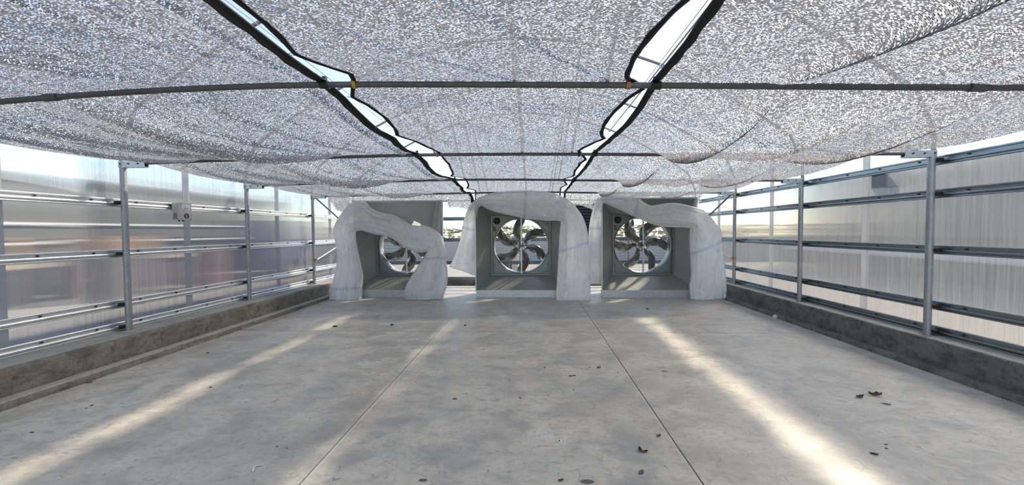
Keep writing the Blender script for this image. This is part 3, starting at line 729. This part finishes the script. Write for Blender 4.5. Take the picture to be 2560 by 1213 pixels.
    b = MB(); b.box((sx-.018, RY+.012, zf-R+.02), (sx+.018, RY+.034, zf+R-.02)); st = b.build('support_strut', 'trimbright', o, bevel=.004, smooth=False)
    b = MB(); b.lathe([(0, -.028), (.016, -.028), (.026, -.012), (.030, .0), (.030, .04), (0, .04)], (sx, RY+.012, zf), 'Y', 24); b.build('bearing', 'fanframe', st)
    # wire guard at the back
    b = MB(); yg = RY+.385; n = 34
    for k in range(1, n):
        X = xf-R+2*R*k/n; b.tube([(X, yg, zf-R+.01), (X, yg, zf+R-.01)], .0022, 4)
    n = 20
    for k in range(1, n):
        Z = zf-R+2*R*k/n; b.tube([(xf-R+.01, yg+.004, Z), (xf+R-.01, yg+.004, Z)], .0022, 4)
    b.build('guard_mesh', 'guard', o)
    # yellow warning label and oval plate
    b = MB(); b.box((xf-.655, RY+.036, zf+.33), (xf-.585, RY+.0445, zf+.455)); lb = b.build('warning_label', 'labelyellow', o, smooth=False)
    b = MB(); b.box((xf-.645, RY+.0345, zf+.425), (xf-.595, RY+.036, zf+.445)); b.box((xf-.64, RY+.0345, zf+.35), (xf-.60, RY+.036, zf+.405)); b.build('label_print', 'labelink', lb, smooth=False)
    if sticker_badge:
        b = MB(); b.lathe([(0, -.004), (.045, -.004), (.048, .002), (0, .002)], (0, 0, 0), 'Y', 28)
        for v in b.b.verts: v.co = Vector((v.co.x+xf+.585, v.co.y+RY+.042, v.co.z*.55+zf+.50))
        bd = b.build('maker_plate', 'darkgrey', o)
        b = MB()
        for q in (-.012, 0, .012): b.box((xf+.56, RY+.0365, zf+.50+q-.002), (xf+.61, RY+.0385, zf+.50+q+.002))
        b.build('plate_print', 'galv', bd, smooth=False)
    # white lead hanging in the mouth
    q = [(xf-.60, RY+.06, zf-.10), (xf-.56, RY+.06, zf-.145), (xf-.52, RY+.06, zf-.15), (xf-.47, RY+.06, zf-.12), (xf-.44, RY+.06, zf-.06)]
    MB().tube(q, .006, 8).build('lead_wire', 'whitebit', o)
    return o
make_fan(-3.99, -2.985, -25, 'galvanised exhaust fan half hidden by a slumped cover, beside the control box wall')
make_fan(-1.224, -.23, 100, 'large galvanised exhaust fan between the other two fans, cover arched over its top')
make_fan(1.562, 2.597, 126, 'large galvanised exhaust fan standing beside the dark curb, widest view into its open face')

# ================================================================ PLASTIC COVERS
def catmull(P, n):
    out = []; m = len(P)-1
    for i in range(n+1):
        t_ = i/n*m; k = min(int(t_), m-1); f = t_-k
        p0, p1, p2, p3 = P[max(k-1, 0)], P[k], P[k+1], P[min(k+2, m)]
        out.append((p1*2 + (p2-p0)*f + (p0*2-p1*5+p2*4-p3)*f*f + (p1*3-p0-p2*3+p3)*f**3)*.5)
    return out
def fbm(v): return noise.noise(v)+.5*noise.noise(v*2.1)+.25*noise.noise(v*4.3)
def ridge(v): return 1-abs(noise.noise(v))*2
def make_cover(ox, oy, st, bands, label, seed, low):
    """st: (outer x, y, inner x, y, distance, half depth); low = which ends rest on the floor"""
    K = 4.044; O = []; I = []; D = []
    for a, b_, c, d, Y, hd in st:
        O.append(on_y(ox+a/K, oy+b_/K, Y)); I.append(on_y(ox+c/K, oy+d/K, Y)); D.append(Vector((hd, 0, 0)))
    n = 240; Oc = catmull(O, n); Ic = catmull(I, n); Dc = catmull(D, n)
    arc = [0]
    for i in range(n): arc.append(arc[-1]+((Oc[i+1]+Ic[i+1])/2-(Oc[i]+Ic[i])/2).length)
    bl = [arc[min(n, int(bb/(len(st)-1)*n))] for bb in bands]
    mat = covermat('woven_sack_plastic', bl)
    N = 72; rows = []
    for i in range(n+1):
        mid = (Oc[i]+Ic[i])/2; hw = (Oc[i]-Ic[i])/2; hd = Dc[i].x; row = []
        e = min(i, n-i)/n
        for k in range(N):
            a = 2*PI*k/N; ca, sa = math.cos(a), math.sin(a)
            cc = math.copysign(abs(ca)**.8, ca); ss = math.copysign(abs(sa)**.8, sa)
            v = Vector((ca*1.1+seed, sa*1.1, arc[i]*1.3)); w_ = Vector((ca*2.6+seed, sa*2.6, arc[i]*.7)); c_ = Vector((ca*1.6, sa*1.6+seed, arc[i]*3.2))
            wp = Vector((noise.noise(v*1.5), noise.noise(v*1.5+Vector((9, 2, 4))), noise.noise(v*1.5+Vector((1, 8, 5)))))
            w2 = Vector((ca*3.4+seed, sa*3.4, arc[i]*.42)); w3 = Vector((ca*1.3+seed*2, sa*1.3, arc[i]*1.15)); w4 = c_*1.25+wp*1.6+Vector((3, 1, 2))
            d = .026*fbm(w_*.8)+.030*(ridge(w2+wp*.35)-.45)+.030*(ridge(w3+wp*.5)-.45)+.013*(ridge(w4)-.5)
            edge = abs(ca)**6
            q = mid + hw*cc*(1+.35*d*(1-.3*edge)) + Vector((0, 1, 0))*(-ss)*(hd+d*1.5)
            if sa > 0: q += Vector((0, -1, 0))*max(0, d)*.8
            q.z += .010*fbm(v*2+Vector((5, 5, 5)))
            if e < .05:      # loose hem at the two ends
                q += Vector((0, -1 if sa > 0 else .3, 0))*.03*(1-e/.05)*noise.noise(Vector((a*1.5, seed, i*.02)))
            q.z = max(q.z, .006+.004*noise.noise(Vector((a*2, seed, 1))))
            q.x = min(q.x, 4.055)
            row.append(q)
        rows.append(row)
    o = tag(bpy.data.objects.new('fan_cover', None), label, 'plastic cover', 'plastic covers pulled off the fans'); C.objects.link(o)
    mid = (Oc[n//2]+Ic[n//2])/2; o.location = (mid.x, mid.y, 0)
    b = MB(); b.grid(rows, closed=True, uvf=lambda a, k: (arc[a], k/N)); b.build('plastic_sleeve', mat, o, angle=3)
    # folded hem along the open ends
    for r in (rows[0], rows[-1]):
        cen = sum(r, Vector())/N
        b = MB(); b.tube([q+(cen-q)*.01 for q in r]+[r[0]], .007, 6, False); b.build('hem', mat, o)
    return o, rows
S1 = [(100,1116,418,1130,8.22,.12),(118,1020,424,1010,8.24,.13),(150,880,428,880,8.26,.13),(178,740,405,740,8.27,.13),(180,620,378,620,8.27,.13),(165,530,362,520,8.27,.14),(140,430,358,445,8.26,.15),(190,310,375,440,8.26,.15),(262,215,430,432,8.26,.15),(330,150,500,455,8.27,.14),(440,132,600,478,8.27,.14),(520,205,660,488,8.27,.14),(630,248,720,505,8.27,.14),(740,272,790,545,8.27,.14),(830,315,850,592,8.27,.14),(895,360,905,622,8.27,.14),(970,382,960,645,8.27,.14),(1075,385,1020,655,8.26,.15),(1170,430,1075,645,8.26,.15),(1235,500,1100,625,8.26,.15),(1265,620,1085,650,8.26,.14),(1278,760,1020,755,8.25,.14),(1290,880,945,865,8.23,.15),(1285,980,890,960,8.22,.16),(1265,1050,862,1050,8.20,.16),(1240,1110,868,1118,8.20,.14)]
S2 = [(18,790,296,886,8.66,.10),(60,710,308,790,8.66,.11),(105,600,304,660,8.66,.11),(135,470,302,520,8.64,.11),(155,360,300,400,8.60,.11),(180,270,300,300,8.54,.12),(215,190,305,215,8.42,.13),(275,125,335,180,8.30,.14),(350,85,400,212,8.27,.14),(450,52,490,245,8.27,.14),(570,36,590,270,8.27,.14),(700,28,700,292,8.26,.15),(830,28,810,315,8.26,.15),(950,36,910,325,8.26,.15),(1060,52,1000,332,8.26,.15),(1160,90,1080,332,8.26,.15),(1245,145,1130,336,8.26,.15),(1310,215,1140,345,8.26,.15),(1360,290,1135,400,8.26,.14),(1400,400,1125,500,8.27,.13),(1420,520,1120,620,8.27,.13),(1428,660,1112,740,8.27,.13),(1434,800,1106,860,8.25,.13),(1438,940,1098,980,8.24,.13),(1440,1060,1092,1080,8.22,.13),(1440,1138,1090,1130,8.20,.12)]
S3 = [(5,962,134,968,8.70,.09),(8,820,136,830,8.70,.10),(10,680,138,690,8.70,.10),(6,540,138,550,8.68,.11),(10,400,138,400,8.64,.11),(30,290,139,280,8.58,.12),(58,190,142,190,8.46,.12),(100,112,160,155,8.33,.12),(180,76,210,170,8.28,.13),(290,72,290,208,8.27,.14),(390,70,370,245,8.27,.14),(470,82,450,282,8.27,.14),(545,135,530,315,8.27,.14),(620,178,610,350,8.27,.14),(700,170,690,378,8.27,.14),(790,156,770,392,8.27,.14),(870,152,850,398,8.27,.14),(960,165,930,400,8.27,.14),(1060,190,1000,405,8.27,.14),(1150,225,1040,410,8.26,.15),(1215,285,1045,418,8.26,.15),(1280,365,1036,470,8.26,.15),(1330,440,1036,560,8.26,.14),(1336,560,1042,680,8.26,.13),(1358,690,1050,800,8.25,.13),(1385,840,1048,900,8.24,.13),(1402,980,1030,990,8.22,.14),(1400,1060,1035,1060,8.21,.14),(1375,1105,1040,1118,8.20,.13)]
c1, _r = make_cover(800, 470, S1, (1.0, 20.6), 'white plastic cover slumped diagonally across the fan beside the control box wall', 3.1, (1, 1))
c2, _r = make_cover(1120, 470, S2, (3.6, 11.6, 20.2), 'white plastic cover arched over the top of the fan between the other two', 11.7, (0, 1))
c3, _r = make_cover(1470, 470, S3, (3.9, 11.0, 22.8), 'white plastic cover with a puffed thin top sheet, on the fan beside the dark curb', 23.9, (0, 1))
# thin film still clinging to the open corner of two shrouds
def film(parent, name, P, ox, oy, K=4.044):
    rows = []
    for a, b_, c, d, Y in P:
        p, q = on_y(ox+a/K, oy+b_/K, Y), on_y(ox+c/K, oy+d/K, Y)
        rows.append([p.lerp(q, j/6)+Vector((0, -.02*math.sin(j*1.9+a*.01), 0)) for j in range(7)])
    r2 = [[rows[int(i/4)].__getitem__(j).lerp(rows[min(int(i/4)+1, len(rows)-1)][j], (i % 4)/4) + Vector((0, .012*noise.noise(Vector((i*.5, j*.8, len(rows)))), 0)) for j in range(7)] for i in range((len(rows)-1)*4+1)]
    b = MB(); b.grid(r2); f_ = b.build(name, 'wisp', parent, angle=3)
    m = f_.modifiers.new('thickness', 'SOLIDIFY'); m.thickness = .002
    f_['label'] = 'thin see-through film'; return f_
film(c1, 'loose_film', [(1170,132,1242,130,8.38),(1158,220,1236,220,8.37),(1140,320,1230,330,8.36),(1122,425,1215,460,8.35)], 800, 470)
film(c1, 'loose_film', [(440,140,1175,138,8.385),(500,230,1165,225,8.39),(560,330,1150,320,8.395),(620,440,1130,470,8.40)], 800, 470)
film(c1, 'loose_film', [(300,118,480,128,8.36),(700,110,960,128,8.36),(1000,112,1240,126,8.36)], 800, 455)
film(c3, 'loose_film', [(1085,100,1108,98,8.38),(1075,140,1106,150,8.37),(1066,190,1110,215,8.36)], 1470, 470)

# ================================================================ SMALL FIXTURES
x0, x1 = XL-.070, XL+.055
cb = thing('control_box', 'pale grey control box with white sticker and round vent, hung on the wall rail', 'control box', ((x0+x1)/2, 5.15, H+.19))
y0, y1, z0, z1 = 5.065, 5.245, H+.185, H+.425
MB().box((x0, y0, z0), (x1-.045, y1, z1)).build('case', 'boxgrey', cb, bevel=.008)
ld = MB().box((x1-.043, y0-.002, z0-.002), (x1, y1+.002, z1+.002)).build('lid', 'boxgrey', cb, bevel=.008)
for yy in (y0+.012, y1-.012):
    for zz in (z0+.012, z1-.012): MB().cyl((x1-.002, yy, zz), (x1+.002, yy, zz), .006, 10).build('lid_screw', 'black', ld)
s = MB().box((x1, y0+.035, z1-.085), (x1+.0012, y1-.03, z1-.022)).build('sticker', 'labelwhite', cb, smooth=False)
b = MB()
for k in range(4): b.box((x1+.0012, y0+.045, z1-.036-.010*k), (x1+.0020, y1-.045, z1-.033-.010*k))
b.build('fine_print', 'inkblue', s, smooth=False)
MB().box((x1+.0012, y0+.055, z1-.079), (x1+.0022, y1-.05, z1-.073)).build('printed_line', 'labelink', s, smooth=False)
b = MB(); cy, cz = (y0+y1)/2+.005, z0+.055
for r in (.036, .028, .020, .012): b.lathe([(r, 0), (r+.003, 0), (r+.003, .003), (r, .003)], (x1, cy, cz), 'X', 28, True)
b.build('round_vent', 'darkgrey', cb, smooth=False)
b = MB()
for k in range(7): b.box((x0+.025, y0-.002, z0+.02+.011*k), (x0+.075, y0+.001, z0+.026+.011*k))
b.build('side_vent', 'darkgrey', cb, smooth=False)
for q in (.055, .115): MB().lathe([(0, 0), (.012, 0), (.012, -.012), (.009, -.024), (0, -.024)], (x0+q, y0+.05, z0), 'Z', 14).build('cable_gland', 'darkgrey', cb)
MB().box((x0-.03, y0+.02, z1-.06), (x0, y1-.02, z1-.02)).build('hanger_plate', 'black', cb, smooth=False)
# grey box fixed to the outside of the other wall
jb = thing('junction_box', 'grey box outside the translucent wall, hanging below the top rail above the dark curb', 'junction box', (4.66, 5.2, H+.53))
MB().box((4.504, 5.10, H+.525), (4.68, 5.29, H+.70)).build('case', simple('outside_box_grey', (.26, .26, .28), .6), jb, bevel=.008)
MB().box((4.508, 5.06, H+.53), (4.67, 5.10, H+.695)).build('lid', simple('outside_box_lid', (.30, .30, .31), .6), jb, bevel=.006)
MB().box((4.504, 5.12, H+.70), (4.66, 5.27, H+.712)).build('mounting_strap', 'black', jb, smooth=False)
# white tag on the foot of the dark ledge
q = on_floor(1938, 796); b = MB(); b.box((-.03, -.02, 0), (.03, .02, .055), Matrix.Translation((min(q.x, 4.06), q.y, .001)) @ Matrix.Rotation(.3, 4, 'Z'))
tag(b.build('foam_block', 'whitebit', bevel=.006), 'tiny white foam block at the foot of the dark ledge', 'scrap')

# ---------------------------------------------------------------- litter on the floor
rnd = random.Random(4)
def leaf(px, py, L, Wd, rot, mat, label, curl=.5, name='dry_leaf', cat='leaf', two=False):
    q = on_floor(px, py); b = MB(); seed = rnd.random()*50; rows = []
    for i in range(13):
        t_ = i/12; w_ = Wd*math.sin(PI*min(.98, max(.05, t_)))**.7*(1+.25*noise.noise(Vector((t_*5, seed, 0))))
        row = []
        for j in range(7):
            v = j/6*2-1
            zz = .004+curl*L*.16*(abs(v)**1.6)*(1+.6*noise.noise(Vector((t_*4, v*2, seed)))) + curl*L*.18*(t_-.5)**2*4*.5
            row.append(Vector((L*(t_-.5), w_*v/2*(1-.35*curl*abs(v)), zz)))
        rows.append(row)
    m = Matrix.Translation(q) @ Matrix.Rotation(rot, 4, 'Z')
    top = [[m @ v for v in r] for r in rows]; bot = [[m @ (v-Vector((0, 0, .0022))) for v in r] for r in rows]
    zmin = min(v.z for r in bot for v in r)
    for rr in (top, bot):
        for r in rr:
            for v in r: v.z -= zmin-.0006
    b.grid([r+s_[::-1] for r, s_ in zip(top, bot)], closed=True)
    if name == 'dry_leaf' and L > .05:
        o = thing(name, label, cat, q); b.build('leaf_blade', mat, o, angle=1)
        st = [m @ Vector((L*(-.52), 0, .004)), m @ Vector((-L*.62, .004, .006)), m @ Vector((-L*.72, -.003, .004))]
        zz = min(v.z for v in st); st = [v-Vector((0, 0, zz-.003)) for v in st]
        MB().tube(st, .0016, 6).build('leaf_stem', mat, o); return o
    return tag(b.build(name, mat, angle=1), label, cat)
def twig(px, py, L, rot, label, r=.0022):
    q = on_floor(px, py); d = Vector((math.cos(rot), math.sin(rot), 0))*L/2
    b = MB(); b.tube([q-d+Vector((0, 0, r)), q+Vector((.003, .002, r*1.6)), q+d+Vector((0, 0, r))], [r, r, r*.7], 6)
    return tag(b.build('twig', 'twig'), label, 'twig', 'dark scraps on the floor')
def chip(px, py, L, Wd, rot, mat, label, name='debris_chip', cat='debris'):
    q = on_floor(px, py); b = MB(); n = 9; sd = rnd.random()*40
    top = []; bot = []
    for k in range(n):
        a = 2*PI*k/n; rr = 1+.45*noise.noise(Vector((math.cos(a)*2, math.sin(a)*2, sd)))
        v = Matrix.Rotation(rot, 3, 'Z') @ Vector((math.cos(a)*L/2*rr, math.sin(a)*Wd/2*rr, 0))
        bot.append(q+v+Vector((0, 0, .0006))); top.append(q+v*.75+Vector((0, 0, min(L, Wd)*.35*(1+.4*noise.noise(Vector((k, sd, 3)))))))
    vs = b.grid([bot, top], closed=True); b.b.faces.new(vs[0][::-1]); b.b.faces.new(vs[1])
    return tag(b.build(name, mat, angle=.4), label, cat, 'dark scraps on the floor' if name == 'debris_chip' else None)
leaf(2150, 994, .075, .05, .2, 'leaf', 'long curled brown leaf lying open on the floor near the dark curb', 1.2)
leaf(2188, 989, .10, .045, -.2, 'leaf', 'second curled brown leaf, touching the long one near the dark curb', 1.3)
leaf(2217, 1011, .055, .035, -.5, 'leafgrey', 'flat dusty leaf scrap just past the two curled brown leaves', .15)
leaf(2185, 1136, .042, .028, -.5, 'leafdark', 'small dark oval leaf between the sunlit stripe and the dark curb', .5)
leaf(2215, 1112, .03, .010, .1, 'leafgrey', 'thin brown sliver above the small dark oval leaf', .2, 'leaf_scrap')
leaf(2216, 1122, .018, .010, -.6, 'leafdark', 'tiny dark sliver directly above the small dark oval leaf', .3, 'leaf_scrap')
leaf(1600, 1127, .05, .038, 1.6, 'leaf', 'crumpled orange brown leaf clump beside the dark floor joint', 1.3)
leaf(1612, 1131, .045, .03, .3, 'leaf', 'second half of the crumpled orange brown clump, closer to the dark joint', 1.0)
leaf(1647, 1091, .04, .030, .5, 'leafgrey', 'small greyish curled leaf right beside the dark floor joint', .9)
leaf(1497, 920, .045, .03, .4, 'leaf', 'small brown dried clump on the floor, short of the sunlit stripe', 1.0, 'leaf_scrap')
leaf(1428, 941, .055, .012, .1, 'leafdark', 'thin brown leaf strip beside a black crumb in the middle of the floor', .5, 'leaf_scrap')
chip(1437, 940, .022, .018, .2, 'twig', 'black crumb at the end of the thin brown leaf strip')
chip(1474, 919, .014, .010, 0, 'twig', 'tiny black crumb beside the small brown dried clump')
chip(1362, 919, .020, .014, .4, 'twig', 'small black crumb far out in the middle floor panel')
chip(1434, 975, .013, .010, 0, 'twig', 'black speck just below the thin brown leaf strip')
chip(1545, 932, .016, .010, 0, 'twig', 'black speck close to the dark joint, level with the thin brown leaf strip')
twig(1661, 929, .055, -.5, 'short straight black twig between the dark joint and the sunlit stripe')
twig(1300, 996, .042, -1.1, 'short straight black twig in the middle floor panel')
leaf(1603, 1182, .05, .035, .8, 'leafgrey', 'pale brown leaf fragment below the crumpled orange brown clump', .4)
leaf(1402, 1202, .035, .018, .3, 'leaf', 'orange brown leaf fragment at the very front of the middle floor panel', .7, 'leaf_scrap')
leaf(1468, 1205, .08, .035, .0, 'leafgrey', 'flat grey leaf print at the front of the middle floor panel', .05, 'leaf_scrap')
chip(1058, 1202, .055, .022, .1, 'leafgrey', 'flat grey brown chip at the front, near the pale joint', 'flat_chip', 'chip')
chip(1137, 998, .045, .018, .1, 'leafgrey', 'flat grey smudgy chip in the middle floor panel toward the pale joint', 'flat_chip', 'chip')
chip(980, 813, .060, .045, .1, 'twig', 'small black rectangular chip behind the cross joint')
chip(838, 817, .070, .045, .1, 'twig', 'dark elongated chip behind the cross joint near the rough curb')
chip(1163, 814, .035, .03, 0, 'twig', 'black speck where the cross joint and pale joint meet')
chip(1618, 773, .05, .04, .2, 'leafdark', 'dark lump in the shade in front of the fan beside the dark curb')
chip(519, 883, .035, .022, .5, 'twig', 'black crumb near the foot of the rough curb, beyond the control box')
chip(527, 969, .022, .018, .2, 'twig', 'round black pebble alone on the control box side of the floor')
chip(230, 1014, .030, .014, .4, 'twig', 'black crumb near the rough curb, largest of a short trail')
chip(216, 1021, .026, .008, .5, 'twig', 'thin black crumb trailing behind a larger one near the rough curb')
chip(80, 1082, .035, .012, .1, 'leafdark', 'dark flake closest to the chipped end of the rough curb ledge')
chip(604, 963, .022, .007, .2, 'twig', 'thin black splinter, farther of two beside the faint sunlit patches')
chip(600, 969, .020, .007, .3, 'twig', 'thin black splinter, nearer of two beside the faint sunlit patches')
chip(692, 1117, .018, .008, .3, 'twig', 'dark sliver above the bent white strip')
chip(717, 1121, .015, .006, .4, 'twig', 'smaller dark sliver above the bent white strip')
chip(224, 957, .05, .04, .3, 'curbdark', 'dark stone chip wedged against the rough curb ledge', 'stone', 'stone')
P = [on_floor(a, c, .004) for a, c in ((632, 1179), (633, 1172), (635, 1168), (640, 1164.5), (648, 1163.5), (658, 1162.5))]
tag(MB().tube(P, [.005, .006, .006, .005, .0045, .003], 8, flat=.5).build('bent_strip', 'whitebit'), 'small bent white plastic strip on the floor', 'plastic strip')
q = on_floor(1398, 1104); b = MB(); b.lathe([(.010, 0), (.017, 0), (.018, .005), (.014, .008), (.009, .006)], (q.x, q.y, .001), 'Z', 20, True)
rg = b.build('washer_cap', 'whitebit'); tag(rg, 'small white ring shaped cap with dark centre on the middle floor panel', 'cap')
MB().lathe([(0, 0), (.0095, 0), (.0095, .003), (0, .003)], (q.x, q.y, .001), 'Z', 16).build('cap_centre', 'darkgrey', rg)

# ================================================================ OUTSIDE, seen through the translucent walls
b = MB(); b.quad((-60, -40, -.08), (60, -40, -.08), (60, 70, -.08), (-60, 70, -.08)); struct(b.build('ground', simple('pale_yard_concrete', (.33, .31, .275), .9, var=.12, scale=.6), smooth=False))
b = MB(); b.box((-7.3, -10, -.09), (-6.3, 17, -.06)); struct(b.build('ground_strip', simple('dark_violet_weed_mat', (.085, .075, .105), .9, var=.3, scale=2), smooth=False))
def block(parent, nm, lo, hi, col, rough=.7, **kw):
    return MB().box(lo, hi).build(nm, simple(nm+'_paint', col, rough, var=.06), parent, smooth=False, **kw)
o = thing('greenhouse', 'long pale green grey greenhouse blurred behind the control box wall', 'greenhouse', (-12.5, 7, 0))
block(o, 'wall', (-13.5, -16, -.08), (-11, 17.5, 2.9), (.16, .175, .17)); block(o, 'roof', (-14, -16, 2.9), (-10.8, 17.5, 3.1), (.55, .62, .66))
block(o, 'base_band', (-11.0, -16, -.08), (-10.9, 17.5, .55), (.13, .12, .15)); block(o, 'shade_band', (-11.0, -16, 1.35), (-10.93, 17.5, 2.15), (.12, .115, .105))
for z in (1.72, 1.25): block(o, 'white_rail', (-10.93, -16, z), (-10.85, 17.5, z+.05), (.85, .85, .85))
block(o, 'cream_rail', (-10.9, -16, .70), (-10.82, 12, .80), (.66, .58, .44))
o = thing('tarp_stack', 'orange tan stack blurred behind the translucent wall, short of the control box', 'stack', (-9.6, 8.6, -.08))
block(o, 'load', (-10.2, 7.9, .95), (-9.2, 9.2, 1.42), (.36, .235, .14)); block(o, 'pallet', (-10.2, 7.9, -.08), (-9.2, 9.2, .95), (.17, .16, .16))
o = thing('crate_stack', 'red crate stack blurred behind the post beyond the control box', 'crates', (-8.6, 9.9, -.08))
block(o, 'lower_crate', (-9.0, 9.9, -.08), (-8.5, 10.6, .55), (.24, .14, .14)); block(o, 'upper_crate', (-9.0, 9.95, .56), (-8.5, 10.5, .95), (.25, .16, .16))
o = thing('van', 'violet grey vehicle blurred behind the wall, near the braced post by the fallen cover', 'vehicle', (-8.6, 13.2, -.08))
block(o, 'body', (-9.3, 11.6, .25), (-7.7, 15.0, 1.25), (.12, .12, .18)); block(o, 'cabin', (-9.2, 12.3, 1.25), (-7.8, 15.0, 1.9), (.28, .28, .33))
for yy in (12.4, 14.2): MB().lathe([(0, -.1), (.30, -.1), (.33, -.06), (.33, .06), (.30, .1), (0, .1)], (-7.7, yy, .25), 'X', 24).build('wheel', 'black', o)
o = thing('shed', 'long grey building blurred behind the wall opposite the control box', 'building', (12, 7, 0))
block(o, 'wall', (11, -14, -.08), (13, 17.5, 2.5), (.17, .18, .18)); block(o, 'upper_wall', (11.1, -14, 2.5), (13, 17.5, 3.35), (.30, .30, .30)); block(o, 'roof', (10.8, -14, 3.35), (13.4, 17.5, 3.5), (.60, .62, .64))
block(o, 'white_band', (10.93, -14, .55), (11, 17.5, .72), (.85, .85, .84)); block(o, 'dark_band', (10.95, -14, 1.1), (11, 17.5, 1.22), (.13, .135, .14))
# behind the end wall: low white wall, hedge, outdoor unit, shutter
o = thing('garden_wall', 'low white wall across the yard, seen between the fans', 'wall', (0, 19, 0))
block(o, 'wall', (-26, 18.8, -.08), (26, 19.2, 1.05), (.42, .42, .41)); block(o, 'coping', (-26, 18.75, 1.05), (26, 19.25, 1.12), (.40, .40, .42))
rr = random.Random(9); b = MB()
for k in range(6500):
    X = rr.uniform(-13, 13); Y = rr.uniform(20, 21.6); Z = rr.uniform(-.06, 1.75+.25*noise.noise(Vector((X*.6, 3, 0)))); sz = rr.uniform(.14, .30)
    R_ = Matrix.Translation((X, Y, Z)) @ Matrix.Rotation(rr.uniform(0, 6.3), 4, 'Z') @ Matrix.Rotation(rr.uniform(-1.2, 1.2), 4, 'X')
    b.b.faces.new([b.b.verts.new(R_ @ Vector(q)) for q in ((-sz*.6, 0, 0), (0, -sz*.35, .01), (sz*.6, 0, 0), (0, sz*.35, .01))])
hd = b.build('hedge', simple('hedge_green', (.16, .23, .10), .8, var=.4, scale=3), smooth=False)
tag(hd, 'green hedge far behind the end wall, between two fans', 'hedge'); hd['kind'] = 'stuff'
q = on_y(1268, 660, 12.4)
o = thing('outdoor_unit', 'dark outdoor cooling unit on the ground, seen low through the fan between the other two', 'cooling unit', (q.x, 12.4, -.08))
block(o, 'case', (q.x-.42, 12.25, -.02), (q.x+.16, 12.6, .72), (.045, .047, .05)); block(o, 'side_panel', (q.x+.16, 12.25, -.02), (q.x+.36, 12.6, .72), (.62, .60, .56))
MB().lathe([(.20, -.02), (.215, -.02), (.215, 0), (.20, 0)], (q.x-.12, 12.25, .33), 'Y', 32, True).build('fan_grille', 'galv', o)
MB().box((q.x-.40, 12.28, -.08), (q.x+.34, 12.58, -.02)).build('foot', 'darkgrey', o, smooth=False)
o = thing('louvre_shutter', 'dark louvred shutter high on the end wall, in the gap between two covers', 'shutter', (1.3, 10.36, 1.2))
b = MB()
for lo, hi in (((.88, 10.30, 1.35), (.93, 10.388, 2.2)), ((1.82, 10.30, 1.35), (1.87, 10.388, 2.2)), ((.93, 10.30, 2.15), (1.82, 10.388, 2.2)), ((.93, 10.30, 1.35), (1.82, 10.388, 1.40))): b.box(lo, hi)
b.build('frame', 'black', o, smooth=False)
MB().box((.93, 10.378, 1.40), (1.82, 10.387, 2.15)).build('back_panel', 'black', o, smooth=False)
for k in range(9):
    m = Matrix.Translation((1.375, 10.335, 1.45+.08*k)) @ Matrix.Rotation(.8, 4, 'X')
    MB().box((-.445, -.035, -.004), (.445, .035, .004), m).build('louvre_blade', 'darkgrey', o, smooth=False)
